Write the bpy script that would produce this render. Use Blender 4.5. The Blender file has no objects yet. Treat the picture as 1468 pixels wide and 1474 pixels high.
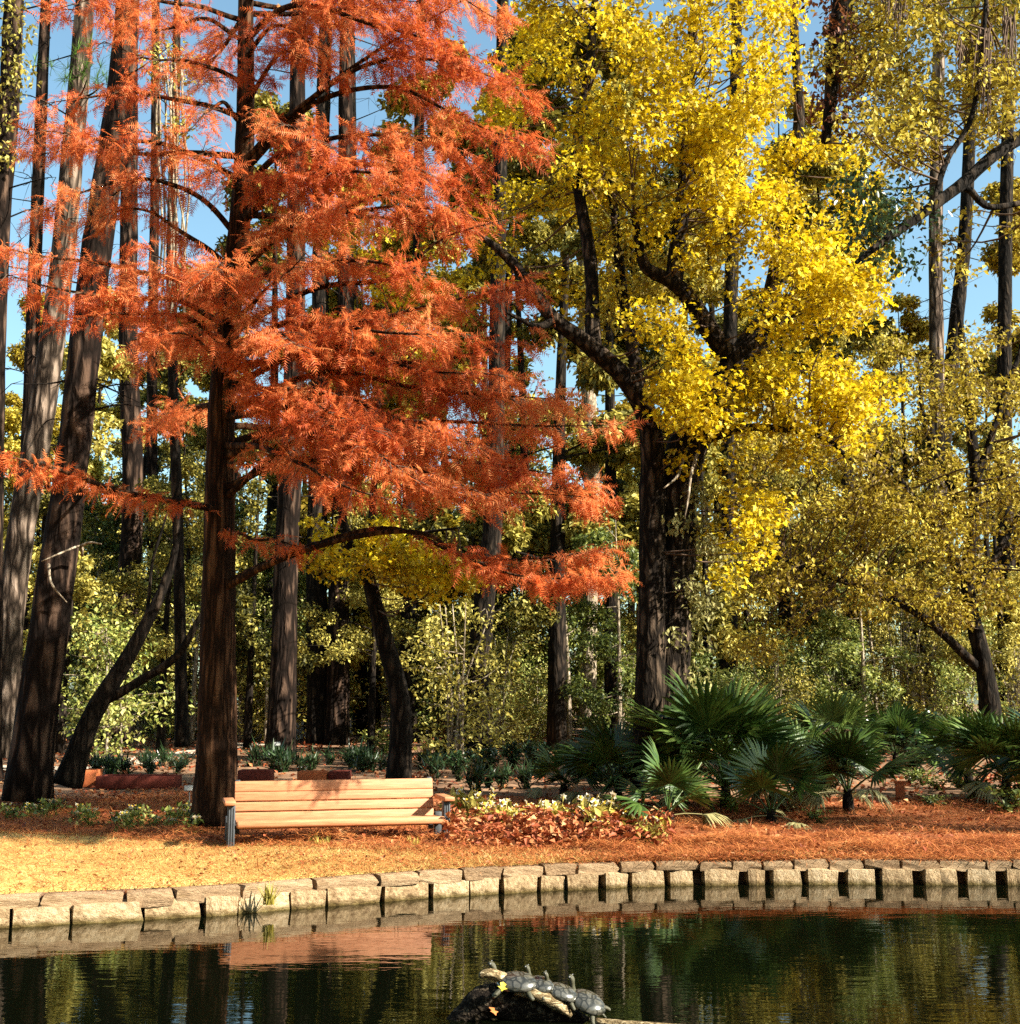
import bpy, bmesh, math, random
import numpy as np
from mathutils import Vector, Matrix

RNG = np.random.default_rng(7)
random.seed(7)
S = bpy.context.scene
COL = S.collection
rad = math.radians

# ------------------------------------------------------------------ camera
F_PX, CX, CY, PITCH = 1800.0, 734.0, 737.0, math.atan(273 / 1800.0)
CAM = np.array([0.0, 0.0, 1.62])
cam = bpy.data.cameras.new('camera')
cam_o = bpy.data.objects.new('camera', cam)
COL.objects.link(cam_o)
cam.sensor_fit = 'HORIZONTAL'
cam.sensor_width = 36.0
cam.lens = 36.0 * F_PX / 1468.0
cam.clip_start, cam.clip_end = 0.1, 2000
cam_o.location = CAM
cam_o.rotation_euler = (rad(90) + PITCH, 0, 0)
S.camera = cam_o

# ------------------------------------------------------------------ light
SUN_AZ, SUN_EL = rad(180 - 67), rad(33)      # azimuth clockwise from +Y (away from the camera)
world = bpy.data.worlds.new('World')
S.world = world
world.use_nodes = True
wn = world.node_tree
sky = wn.nodes.new('ShaderNodeTexSky')
sky.sky_type = 'NISHITA'
sky.sun_disc = False
sky.sun_elevation = SUN_EL
sky.sun_rotation = SUN_AZ
sky.air_density = 1.0
sky.dust_density = 1.6
sky.ozone_density = 0.4
bg = wn.nodes['Background']
tint = wn.nodes.new('ShaderNodeMix')
tint.data_type, tint.blend_type = 'RGBA', 'MULTIPLY'
tint.inputs[0].default_value = 1.0
tint.inputs[7].default_value = (0.85, 1.04, 0.96, 1)
wn.links.new(sky.outputs[0], tint.inputs[6])
wn.links.new(tint.outputs[2], bg.inputs[0])
bg.inputs[1].default_value = 0.08
sun = bpy.data.lights.new('sun', 'SUN')
sun.energy = 5.0
sun.angle = rad(0.5)
sun.color = (1.0, 0.93, 0.80)
sun_o = bpy.data.objects.new('sun', sun)
COL.objects.link(sun_o)
sd = Vector((math.sin(SUN_AZ) * math.cos(SUN_EL), math.cos(SUN_AZ) * math.cos(SUN_EL), math.sin(SUN_EL)))
sun_o.rotation_euler = sd.to_track_quat('Z', 'Y').to_euler()
sun_o.location = sd * 60
S.view_settings.view_transform = 'Standard'
S.view_settings.look = 'None'
S.view_settings.exposure = 1.8
S.view_settings.gamma = 1.0
S.view_settings.use_curve_mapping = False
S.cycles.max_bounces = 6
S.cycles.diffuse_bounces = 2
S.cycles.glossy_bounces = 3
S.cycles.transmission_bounces = 3
S.cycles.caustics_reflective = False
S.cycles.caustics_refractive = False
S.cycles.use_denoising = False

WATER_Z = -0.345


# ------------------------------------------------------------------ pixel rays
def ray(px, py):
    xc, yc = (px - CX) / F_PX, (CY - py) / F_PX
    c, s = math.cos(PITCH), math.sin(PITCH)
    return np.array([xc, c - yc * s, s + yc * c])


def at(px, py, Y):
    r = ray(px, py)
    return CAM + r * (Y / r[1])


def on_plane(px, py, z):
    r = ray(px, py)
    return CAM + r * ((z - CAM[2]) / r[2])


# the shore line, from the water line seen under the wall
_wl = [on_plane(px, py, WATER_Z)[:2] for px, py in
       [(0, 1334), (160, 1326), (330, 1317), (450, 1305), (600, 1294), (800, 1281), (950, 1275), (1228, 1272), (1468, 1274)]]
_wl = np.array([(-60, -12), (-25, 1.5), (-12, 7.9), (-7.5, 10.2)] + [tuple(p) for p in _wl] + [(9, 13.75), (14, 12.6), (25, 9), (60, -8)])
_xs = np.linspace(-60, 60, 1201)
_ys = np.interp(_xs, _wl[:, 0], _wl[:, 1])
_k = np.hanning(15); _k /= _k.sum()
_ys = np.convolve(np.pad(_ys, 7, mode='edge'), _k, 'valid')


def wall_y(x):
    return np.interp(x, _xs, _ys)


def gz(x, y):
    x = np.asarray(x, float); y = np.asarray(y, float)
    t = np.clip((y - wall_y(x)) / 2.2, 0, 1)
    z = -0.085 * (1 - t) ** 1.5
    z = z + 0.025 * np.clip(y - 18, 0, 32)
    z = z + 0.022 * t * (np.sin(x * 1.3 + 0.7 * y) + np.sin(y * 0.9 - 0.6 * x))
    return z


def gp(px, py):
    """ground point under a pixel"""
    r = ray(px, py)
    lo, hi = 5.0, 120.0
    for _ in range(50):
        m = 0.5 * (lo + hi)
        p = CAM + r * (m / r[1])
        if p[2] > gz(p[0], p[1]):
            lo = m
        else:
            hi = m
    p = CAM + r * (lo / r[1])
    p[2] = gz(p[0], p[1])
    return p


def ppm(Y):
    return F_PX / Y


# ------------------------------------------------------------------ mesh helpers
class MB:
    """collects vertices and faces, then links them as one mesh object"""

    def __init__(self):
        self.v, self.f, self.m, self.n = [], [], [], 0

    def add(self, V, *Fs, mat=0):
        V = np.asarray(V, float).reshape(-1, 3)
        for F in Fs:
            F = np.asarray(F, int)
            if F.size:
                self.f.append(F + self.n)
                self.m.append(np.full(len(F), mat))
        self.v.append(V)
        self.n += len(V)
        return self

    def mesh(self, name, mats, origin=(0, 0, 0), smooth=False):
        me = bpy.data.meshes.new(name)
        V = np.concatenate(self.v) - np.asarray(origin, float)
        me.vertices.add(len(V))
        me.vertices.foreach_set('co', V.astype(np.float32).ravel())
        tot = np.concatenate([np.full(len(F), F.shape[1]) for F in self.f])
        idx = np.concatenate([F.ravel() for F in self.f])
        me.loops.add(len(idx))
        me.loops.foreach_set('vertex_index', idx.astype(np.int32))
        me.polygons.add(len(tot))
        st = np.concatenate([[0], np.cumsum(tot)[:-1]])
        me.polygons.foreach_set('loop_start', st.astype(np.int32))
        me.polygons.foreach_set('loop_total', tot.astype(np.int32))
        if not isinstance(mats, (list, tuple)):
            mats = [mats]
        for m in mats:
            me.materials.append(m)
        if len(mats) > 1:
            me.polygons.foreach_set('material_index', np.concatenate(self.m).astype(np.int32))
        if smooth:
            me.polygons.foreach_set('use_smooth', np.ones(len(tot), bool))
        me.update(calc_edges=True)
        return me

    def build(self, name, mats, parent=None, origin=None, smooth=False):
        if origin is None:
            origin = tuple(parent.location) if parent is not None else (0, 0, 0)
        me = self.mesh(name, mats, origin, smooth)
        o = bpy.data.objects.new(name, me)
        COL.objects.link(o)
        if parent is not None:
            o.parent = parent
        else:
            o.location = origin
        return o


def link(name, me, parent=None, loc=(0, 0, 0), rot=(0, 0, 0), scale=(1, 1, 1)):
    o = bpy.data.objects.new(name, me)
    COL.objects.link(o)
    o.parent = parent
    o.location, o.rotation_euler, o.scale = loc, rot, scale
    return o


def empty(name, loc, rz=0.0):
    o = bpy.data.objects.new(name, None)
    o.empty_display_size = 0.3
    COL.objects.link(o)
    o.location = tuple(float(a) for a in loc)
    o.rotation_euler = (0, 0, rz)
    return o


def tag(o, label, cat, group=None):
    o['label'], o['category'] = label, cat
    if group:
        o['group'] = group
    return o


def struct(o, kind='structure'):
    o['kind'] = kind
    return o


def copy_tree(o, parent=None):
    c = o.copy()
    COL.objects.link(c)
    c.parent = parent
    for ch in list(o.children):
        copy_tree(ch, c)
    return c


def smooth_path(P, n):
    """Catmull-Rom through the points, resampled"""
    P = np.asarray(P, float)
    if len(P) == 2:
        t = np.linspace(0, 1, n)[:, None]
        return P[0] * (1 - t) + P[1] * t
    Q = np.vstack([2 * P[0] - P[1], P, 2 * P[-1] - P[-2]])
    u = np.linspace(0, len(P) - 1 - 1e-6, n)
    i = u.astype(int)
    t = (u - i)[:, None]
    p0, p1, p2, p3 = Q[i], Q[i + 1], Q[i + 2], Q[i + 3]
    return 0.5 * ((2 * p1) + (-p0 + p2) * t + (2 * p0 - 5 * p1 + 4 * p2 - p3) * t ** 2 + (-p0 + 3 * p1 - 3 * p2 + p3) * t ** 3)


def tube(mb, P, R, sides=8, rough=0.0, mat=0, cap=True, flare=None):
    P = np.asarray(P, float)
    R = np.broadcast_to(np.asarray(R, float), (len(P),))
    T = np.gradient(P, axis=0)
    T /= np.linalg.norm(T, axis=1, keepdims=True) + 1e-9
    up = np.array([0.0, 1.0, 0.0]) if abs(T[0][1]) < 0.9 else np.array([1.0, 0, 0])
    A = np.cross(T, up)
    A /= np.linalg.norm(A, axis=1, keepdims=True) + 1e-9
    B = np.cross(T, A)
    th = np.linspace(0, 2 * math.pi, sides, endpoint=False)
    rr = R[:, None] * np.ones(sides)
    if rough:
        ridge = 1 + rough * .45 * RNG.normal(0, 1, (1, sides)) + rough * 0.8 * RNG.normal(0, 1, (len(P), sides))
        rr = rr * ridge
    if flare is not None:
        rr = rr * (1 + flare[:, None] * (0.6 + 0.4 * np.cos(th * 5 + 1.0)))
    V = P[:, None, :] + rr[..., None] * (np.cos(th)[None, :, None] * A[:, None, :] + np.sin(th)[None, :, None] * B[:, None, :])
    n = len(P)
    i = np.arange(n - 1)[:, None] * sides
    j = np.arange(sides)[None, :]
    j2 = (j + 1) % sides
    Q = np.stack([i + j, i + j2, i + sides + j2, i + sides + j], -1).reshape(-1, 4)
    V = V.reshape(-1, 3)
    if cap:
        V = np.vstack([V, P[-1] + T[-1] * R[-1] * 0.5, P[0]])
        k = n * sides
        b = (n - 1) * sides
        C = np.array([[b + a, b + (a + 1) % sides, k] for a in range(sides)] + [[(a + 1) % sides, a, k + 1] for a in range(sides)])
        mb.add(V, Q, C, mat=mat)
    else:
        mb.add(V, Q, mat=mat)


def box_arrays(c, s, R=None):
    h = np.asarray(s) / 2.0
    V = np.array([[x, y, z] for x in (-1, 1) for y in (-1, 1) for z in (-1, 1)], float) * h
    if R is not None:
        V = V @ R.T
    V = V + np.asarray(c)
    Fq = [[0, 1, 3, 2], [4, 6, 7, 5], [0, 4, 5, 1], [2, 3, 7, 6], [0, 2, 6, 4], [1, 5, 7, 3]]
    return V, np.array(Fq)


def bevel_box(c, s, bev=0.006, seg=2, R=None):
    bm = bmesh.new()
    bmesh.ops.create_cube(bm, size=1)
    for v in bm.verts:
        v.co = Vector((v.co.x * s[0], v.co.y * s[1], v.co.z * s[2]))
    bmesh.ops.bevel(bm, geom=list(bm.edges), offset=bev, segments=seg, affect='EDGES', profile=0.5)
    V = np.array([v.co[:] for v in bm.verts])
    quads = [[v.index for v in f.verts] for f in bm.faces if len(f.verts) == 4]
    tris = [[v.index for v in f.verts] for f in bm.faces if len(f.verts) == 3]
    bm.verts.index_update()
    bm.free()
    if R is not None:
        V = V @ np.asarray(R).T
    V = V + np.asarray(c)
    out = [np.array(quads)]
    if tris:
        out.append(np.array(tris))
    return V, out


def rot_arr(yaw, pitch, roll):
    """stack of matrices Rz(yaw) Rx(pitch) Ry(roll)"""
    cy, sy, cp, sp, cr, sr = np.cos(yaw), np.sin(yaw), np.cos(pitch), np.sin(pitch), np.cos(roll), np.sin(roll)
    o, z = np.ones_like(cy), np.zeros_like(cy)
    Rz = np.stack([cy, -sy, z, sy, cy, z, z, z, o], -1).reshape(-1, 3, 3)
    Rx = np.stack([o, z, z, z, cp, -sp, z, sp, cp], -1).reshape(-1, 3, 3)
    Ry = np.stack([cr, z, sr, z, o, z, -sr, z, cr], -1).reshape(-1, 3, 3)
    return Rz @ Rx @ Ry


def scatter(mb, TV, TF, P, R, Sc, mat=0):
    """copies of a small template, all in one mesh"""
    n, k = len(P), len(TV)
    if n == 0:
        return
    V = np.einsum('nij,kj->nki', R, TV) * np.asarray(Sc).reshape(-1, 1, 1) + P[:, None, :]
    Fa = TF[None] + (np.arange(n) * k)[:, None, None]
    mb.add(V.reshape(-1, 3), Fa.reshape(-1, TF.shape[1]), mat=mat)


# templates, unit length along +Y
LEAF_V = np.array([[0, 0, 0], [0.30, 0.42, 0.10], [0, 1, -0.08], [-0.30, 0.42, 0.10]])
LEAF_F = np.array([[0, 1, 2], [0, 2, 3]])
LOBE_V = np.array([[0, 0, 0], [.16, .22, .05], [.46, .38, .08], [.17, .48, .05], [.30, .78, .06], [0, 1, -.12], [-.30, .78, .06], [-.17, .48, .05], [-.46, .38, .08], [-.16, .22, .05]])
LOBE_F = np.array([[0, 1, 9], [1, 2, 3], [1, 3, 7], [1, 7, 9], [7, 8, 9], [3, 4, 5], [3, 5, 7], [5, 6, 7]])
BLADE_V = np.array([[-0.03, 0, 0], [0.03, 0, 0], [0, 1, 0]])
BLADE_F = np.array([[0, 1, 2]])
NEEDLE_V = np.array([[-0.010, 0, 0], [0.010, 0, 0], [0.012, .5, .06], [-.008, .5, .06], [0, 1, 0]])
NEEDLE_F = np.array([[0, 1, 2], [0, 2, 3], [3, 2, 4]])


def feather(seed=0):
    fr = np.random.default_rng(seed)
    bend = fr.uniform(-.28, .28)
    fat = fr.uniform(.75, 1.25)
    V, Fc = [], []
    for i in range(9):
        y = 0.04 + i * 0.10
        L = fat * fr.uniform(.5, 1.2) * 0.30 * math.sin(math.pi * (0.16 + 0.80 * (i / 9.0) ** 0.8))
        for s in (-1, 1):
            k = len(V)
            z = 0.03 * math.sin(i * 2.1 + s)
            V += [[0, y - 0.022, 0], [s * L, y + 0.11, z - 0.05], [0, y + 0.035, 0.008]]
            Fc.append([k, k + 1, k + 2] if s > 0 else [k + 2, k + 1, k])
    k = len(V)
    V += [[-.012, 0, 0], [.012, 0, 0], [0, 1, -0.05]]
    Fc.append([k, k + 1, k + 2])
    V = np.array(V)
    V[:, 0] += bend * V[:, 1] ** 2
    V[:, 2] -= fr.uniform(.05, .35) * V[:, 1] ** 2
    return V, np.array(Fc)


FEATHERS = [feather(i) for i in range(7)]


# ------------------------------------------------------------------ materials
def new_mat(name):
    m = bpy.data.materials.new(name)
    m.use_nodes = True
    nt = m.node_tree
    return m, nt, nt.nodes['Principled BSDF']


def ramp_node(nt, cols):
    r = nt.nodes.new('ShaderNodeValToRGB')
    e = r.color_ramp.elements
    while len(e) < len(cols):
        e.new(0.5)
    for i, (p, c) in enumerate(cols):
        e[i].position = p
        e[i].color = (c[0], c[1], c[2], 1)
    return r


def noise_node(nt, scale, detail=4, rough=0.55, stretch=None, coord='Object'):
    tc = nt.nodes.new('ShaderNodeTexCoord')
    n = nt.nodes.new('ShaderNodeTexNoise')
    n.inputs['Scale'].default_value = scale
    n.inputs['Detail'].default_value = detail
    n.inputs['Roughness'].default_value = rough
    src = tc.outputs[coord]
    if stretch:
        mp = nt.nodes.new('ShaderNodeMapping')
        mp.inputs['Scale'].default_value = stretch
        nt.links.new(src, mp.inputs['Vector'])
        src = mp.outputs['Vector']
    nt.links.new(src, n.inputs['Vector'])
    return n


def math_node(nt, op, a, b=None):
    n = nt.nodes.new('ShaderNodeMath')
    n.operation = op
    for i, v in enumerate((a, b)):
        if v is None:
            continue
        if isinstance(v, (int, float)):
            n.inputs[i].default_value = v
        else:
            nt.links.new(v, n.inputs[i])
    return n.outputs[0]


def leaf_mat(name, cols, trans=0.35, nscale=0.8, island=0.55, rough=0.55, spec=0.25, objrand=0.0):
    m, nt, b = new_mat(name)
    g = nt.nodes.new('ShaderNodeNewGeometry')
    n = noise_node(nt, nscale, 2)
    nn = math_node(nt, 'MULTIPLY_ADD', math_node(nt, 'SUBTRACT', n.outputs[0], 0.5), 2.2)
    nt.nodes[-1].inputs[2].default_value = 0.5
    f = math_node(nt, 'ADD', math_node(nt, 'MULTIPLY', g.outputs['Random Per Island'], island), math_node(nt, 'MULTIPLY', nn, 1 - island))
    if objrand:
        oi = nt.nodes.new('ShaderNodeObjectInfo')
        f = math_node(nt, 'ADD', f, math_node(nt, 'MULTIPLY', math_node(nt, 'SUBTRACT', oi.outputs['Random'], 0.5), objrand))
    r = ramp_node(nt, cols)
    nt.links.new(f, r.inputs[0])
    nt.links.new(r.outputs[0], b.inputs['Base Color'])
    b.inputs['Roughness'].default_value = rough
    b.inputs['Specular IOR Level'].default_value = spec
    t = nt.nodes.new('ShaderNodeBsdfTranslucent')
    nt.links.new(r.outputs[0], t.inputs['Color'])
    mx = nt.nodes.new('ShaderNodeMixShader')
    mx.inputs[0].default_value = trans
    nt.links.new(b.outputs[0], mx.inputs[1])
    nt.links.new(t.outputs[0], mx.inputs[2])
    nt.links.new(mx.outputs[0], nt.nodes['Material Output'].inputs[0])
    return m


def surf_mat(name, cols, scale=6, rough=0.85, bump=0.3, stretch=None, detail=5, spec=0.2, bscale=None, bdist=0.02):
    m, nt, b = new_mat(name)
    n = noise_node(nt, scale, detail, 0.6, stretch)
    r = ramp_node(nt, cols)
    nt.links.new(n.outputs[0], r.inputs[0])
    nt.links.new(r.outputs[0], b.inputs['Base Color'])
    b.inputs['Roughness'].default_value = rough
    b.inputs['Specular IOR Level'].default_value = spec
    if bump:
        n2 = noise_node(nt, bscale or scale * 2, 6, 0.65, stretch)
        bp = nt.nodes.new('ShaderNodeBump')
        bp.inputs['Strength'].default_value = bump
        bp.inputs['Distance'].default_value = bdist
        nt.links.new(n2.outputs[0], bp.inputs['Height'])
        nt.links.new(bp.outputs[0], b.inputs['Normal'])
    return m


def bark_mat(name, dark, mid, light, vs=7, stretch=(1, 1, 0.22), dist=0.05):
    m, nt, b = new_mat(name)
    tc = nt.nodes.new('ShaderNodeTexCoord')
    mp = nt.nodes.new('ShaderNodeMapping')
    mp.inputs['Scale'].default_value = stretch
    nt.links.new(tc.outputs['Object'], mp.inputs['Vector'])
    nz = nt.nodes.new('ShaderNodeTexNoise')
    nz.inputs['Scale'].default_value = vs * 1.6
    nz.inputs['Detail'].default_value = 6
    nt.links.new(mp.outputs[0], nz.inputs['Vector'])
    mixv = nt.nodes.new('ShaderNodeMix')
    mixv.data_type = 'VECTOR'
    mixv.inputs[0].default_value = 0.12
    nt.links.new(mp.outputs[0], mixv.inputs[4])
    nt.links.new(nz.outputs['Color'], mixv.inputs[5])
    vo = nt.nodes.new('ShaderNodeTexVoronoi')
    vo.feature = 'DISTANCE_TO_EDGE'
    vo.inputs['Scale'].default_value = vs
    nt.links.new(mixv.outputs[1], vo.inputs['Vector'])
    h = math_node(nt, 'MINIMUM', math_node(nt, 'MULTIPLY', vo.outputs['Distance'], 3.0), 1.0)
    f = math_node(nt, 'MULTIPLY', h, math_node(nt, 'ADD', nz.outputs[0], 0.35))
    r = ramp_node(nt, [(0.0, dark), (0.35, mid), (0.95, light)])
    nt.links.new(f, r.inputs[0])
    nt.links.new(r.outputs[0], b.inputs['Base Color'])
    b.inputs['Roughness'].default_value = 0.95
    b.inputs['Specular IOR Level'].default_value = 0.1
    bp = nt.nodes.new('ShaderNodeBump')
    bp.inputs['Strength'].default_value = 0.9
    bp.inputs['Distance'].default_value = dist
    nt.links.new(f, bp.inputs['Height'])
    nt.links.new(bp.outputs[0], b.inputs['Normal'])
    return m


M = {}
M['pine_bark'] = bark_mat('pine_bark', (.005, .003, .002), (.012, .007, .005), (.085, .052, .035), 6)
M['lit_bark'] = bark_mat('lit_bark', (.016, .011, .008), (.06, .042, .030), (.25, .185, .14), 6)  # pine bark made paler all over; the sunlit look is in the colour
M['cypress_bark'] = bark_mat('cypress_bark', (.008, .004, .002), (.030, .013, .006), (.10, .050, .025), 10, (1, 1, .10), .03)
M['oak_bark'] = bark_mat('oak_bark', (.006, .004, .003), (.016, .011, .007), (.09, .062, .042), 9, (1, 1, .28), .03)
M['dark_bark'] = bark_mat('dark_bark', (.005, .004, .003), (.011, .008, .006), (.045, .032, .022), 9, (1, 1, .25), .03)
M['pale_bark'] = bark_mat('pale_bark', (.10, .075, .05), (.25, .20, .14), (.42, .35, .26), 12, (1, 1, .3), .01)
M['twig'] = surf_mat('twig', [(.3, (.05, .03, .02)), (.7, (.14, .09, .06))], 9, .9, 0)
M['red_leaf'] = leaf_mat('red_leaf', [(.0, (.16, .022, .010)), (.28, (.46, .08, .022)), (.58, (.68, .18, .048)), (.85, (.76, .33, .12)), (1.0, (.62, .38, .10))], .5, .75, .42)
M['yellow_leaf'] = leaf_mat('yellow_leaf', [(.0, (.08, .06, .010)), (.27, (.28, .20, .014)), (.52, (.68, .485, .012)), (.75, (.80, .62, .018)), (1.0, (.82, .68, .09))], .35, .75, .5)
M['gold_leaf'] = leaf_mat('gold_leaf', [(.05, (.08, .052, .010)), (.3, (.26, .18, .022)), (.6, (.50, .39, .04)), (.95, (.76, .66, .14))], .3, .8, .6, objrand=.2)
M['olive_leaf'] = leaf_mat('olive_leaf', [(.05, (.03, .032, .008)), (.4, (.17, .15, .028)), (.65, (.46, .38, .07)), (.95, (.66, .58, .18))], .3, .7, .6, objrand=.5)
M['green_leaf'] = leaf_mat('green_leaf', [(.05, (.02, .035, .008)), (.45, (.12, .155, .028)), (.7, (.34, .36, .07)), (.95, (.58, .54, .18))], .3, .7, .6, objrand=.5, spec=.4)
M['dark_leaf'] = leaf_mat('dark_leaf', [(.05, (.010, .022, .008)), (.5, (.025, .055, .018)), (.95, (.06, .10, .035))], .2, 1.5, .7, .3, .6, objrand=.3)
M['rust_leaf'] = leaf_mat('rust_leaf', [(.05, (.06, .02, .012)), (.5, (.18, .06, .025)), (.95, (.32, .13, .05))], .3, 1.5, .7)
M['ivy_leaf'] = leaf_mat('ivy_leaf', [(.05, (.10, .10, .03)), (.5, (.33, .30, .10)), (.95, (.55, .50, .22))], .3, 1.5, .7)
M['needle'] = leaf_mat('needle', [(.05, (.03, .07, .015)), (.5, (.10, .20, .03)), (.95, (.22, .34, .06))], .3, .5, .6)
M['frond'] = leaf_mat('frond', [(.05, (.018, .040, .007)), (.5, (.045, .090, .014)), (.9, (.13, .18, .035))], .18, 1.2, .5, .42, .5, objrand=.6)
M['dry_frond'] = leaf_mat('dry_frond', [(.05, (.14, .12, .05)), (.5, (.32, .28, .12)), (.95, (.50, .45, .22))], .2, 1.2, .5, .4, .4)
M['straw'] = leaf_mat('straw', [(.05, (.16, .042, .014)), (.4, (.36, .105, .030)), (.75, (.52, .19, .055)), (.97, (.62, .34, .13))], .1, .9, .65, .6, .2)
M['grass'] = leaf_mat('grass', [(.05, (.26, .115, .03)), (.35, (.42, .24, .065)), (.65, (.58, .39, .13)), (.97, (.70, .54, .25))], .15, 1.1, .45, .6, .2)
M['litter'] = leaf_mat('litter', [(.05, (.14, .032, .014)), (.4, (.34, .085, .032)), (.75, (.50, .19, .07)), (.97, (.60, .36, .17))], .2, 1.5, .75, .6, .25)
M['flower_leaf'] = leaf_mat('flower_leaf', [(.05, (.16, .13, .02)), (.45, (.42, .34, .06)), (.95, (.62, .52, .14))], .3, 2., .7)
M['petal'] = leaf_mat('petal', [(.05, (.66, .58, .42)), (.5, (.80, .74, .58)), (.95, (.85, .82, .72))], .3, 4, .8)
M['eye'] = surf_mat('eye', [(.3, (.6, .36, .03)), (.7, (.75, .5, .05))], 20, .6, 0)
M['soil'] = surf_mat('soil', [(.25, (.06, .03, .018)), (.5, (.14, .075, .045)), (.8, (.26, .15, .09))], 5, .95, .6)
M['lawn_ground'] = surf_mat('lawn_ground', [(.2, (.40, .24, .07)), (.5, (.46, .30, .09)), (.8, (.54, .38, .15))], 3, .95, .5, (1, 1.6, 1), 8)
M['straw_ground'] = surf_mat('straw_ground', [(.2, (.13, .035, .014)), (.5, (.28, .085, .028)), (.8, (.42, .17, .06))], 7, .95, .8, (1, 1.6, 1), 8)
M['woods_ground'] = surf_mat('woods_ground', [(.25, (.07, .038, .022)), (.5, (.20, .11, .06)), (.8, (.40, .25, .15))], 1.3, .95, .6, None, 8)
M['path'] = surf_mat('path', [(.3, (.42, .35, .26)), (.7, (.58, .50, .40))], 4, .95, .3)
M['terracotta'] = surf_mat('terracotta', [(.3, (.34, .085, .03)), (.7, (.50, .15, .05))], 8, .8, .2)
M['brick_red'] = surf_mat('brick_red', [(.3, (.09, .018, .012)), (.7, (.17, .036, .022))], 12, .85, .4)
M['white_tag'] = surf_mat('white_tag', [(.3, (.3, .3, .28)), (.7, (.42, .42, .40))], 8, .5, 0)
M['metal'] = surf_mat('metal', [(.3, (.10, .10, .10)), (.7, (.18, .18, .18))], 20, .5, 0)


def stone_mat(name, cols):
    m, nt, b = new_mat(name)
    oi = nt.nodes.new('ShaderNodeObjectInfo')
    n = noise_node(nt, 9, 8, .65)
    tc = nt.nodes[-2] if False else None
    f = math_node(nt, 'ADD', n.outputs[0], math_node(nt, 'MULTIPLY', math_node(nt, 'SUBTRACT', oi.outputs['Random'], .5), .22))
    r = ramp_node(nt, cols)
    nt.links.new(f, r.inputs[0])
    n3 = noise_node(nt, 3.2, 5, .6, (1, 1, 2.5))
    r3 = ramp_node(nt, [(.48, (1, 1, 1)), (.70, (.42, .36, .26))])
    nt.links.new(n3.outputs[0], r3.inputs[0])
    mx = nt.nodes.new('ShaderNodeMix')
    mx.data_type = 'RGBA'
    mx.blend_type = 'MULTIPLY'
    mx.inputs[0].default_value = 0.8
    nt.links.new(r.outputs[0], mx.inputs[6])
    nt.links.new(r3.outputs[0], mx.inputs[7])
    g = nt.nodes.new('ShaderNodeNewGeometry')            # damp, algae stained band along the water line
    sx = nt.nodes.new('ShaderNodeSeparateXYZ')
    nt.links.new(g.outputs['Position'], sx.inputs[0])
    hz = math_node(nt, 'ADD', sx.outputs['Z'], math_node(nt, 'MULTIPLY', n3.outputs[0], -0.09))
    rz = ramp_node(nt, [(.0, (.30, .30, .18)), (1.0, (1, 1, 1))])
    nt.links.new(math_node(nt, 'MULTIPLY', math_node(nt, 'ADD', hz, .385), 18.0), rz.inputs[0])
    m2 = nt.nodes.new('ShaderNodeMix')
    m2.data_type, m2.blend_type = 'RGBA', 'MULTIPLY'
    m2.inputs[0].default_value = 1.0
    nt.links.new(mx.outputs[2], m2.inputs[6])
    nt.links.new(rz.outputs[0], m2.inputs[7])
    nt.links.new(m2.outputs[2], b.inputs['Base Color'])
    b.inputs['Roughness'].default_value = 0.9
    b.inputs['Specular IOR Level'].default_value = 0.15
    n2 = noise_node(nt, 14, 8, .7)
    bp = nt.nodes.new('ShaderNodeBump')
    bp.inputs['Strength'].default_value = .9
    bp.inputs['Distance'].default_value = .03
    nt.links.new(n2.outputs[0], bp.inputs['Height'])
    nt.links.new(bp.outputs[0], b.inputs['Normal'])
    return m


M['stone'] = stone_mat('stone', [(.25, (.18, .11, .055)), (.5, (.40, .28, .155)), (.75, (.56, .43, .27))])
M['cap_stone'] = stone_mat('cap_stone', [(.25, (.16, .095, .05)), (.5, (.35, .23, .13)), (.75, (.48, .35, .21))])


def wood_mat(name, cols, scale=3.5):
    m, nt, b = new_mat(name)
    oi = nt.nodes.new('ShaderNodeObjectInfo')
    n = noise_node(nt, scale, 7, .6, (1.0, 14, 14))
    f = math_node(nt, 'ADD', n.outputs[0], math_node(nt, 'MULTIPLY', math_node(nt, 'SUBTRACT', oi.outputs['Random'], .5), .25))
    r = ramp_node(nt, cols)
    nt.links.new(f, r.inputs[0])
    nt.links.new(r.outputs[0], b.inputs['Base Color'])
    b.inputs['Roughness'].default_value = 0.6
    b.inputs['Specular IOR Level'].default_value = 0.3
    bp = nt.nodes.new('ShaderNodeBump')
    bp.inputs['Strength'].default_value = .25
    bp.inputs['Distance'].default_value = .004
    nt.links.new(n.outputs[0], bp.inputs['Height'])
    nt.links.new(bp.outputs[0], b.inputs['Normal'])
    return m


M['slat'] = wood_mat('slat', [(.25, (.29, .105, .045)), (.5, (.42, .175, .078)), (.75, (.52, .255, .125))])
M['bench_metal'] = surf_mat('bench_metal', [(.3, (.03, .034, .038)), (.7, (.05, .056, .062))], 15, .55, .1, spec=.4)


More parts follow.
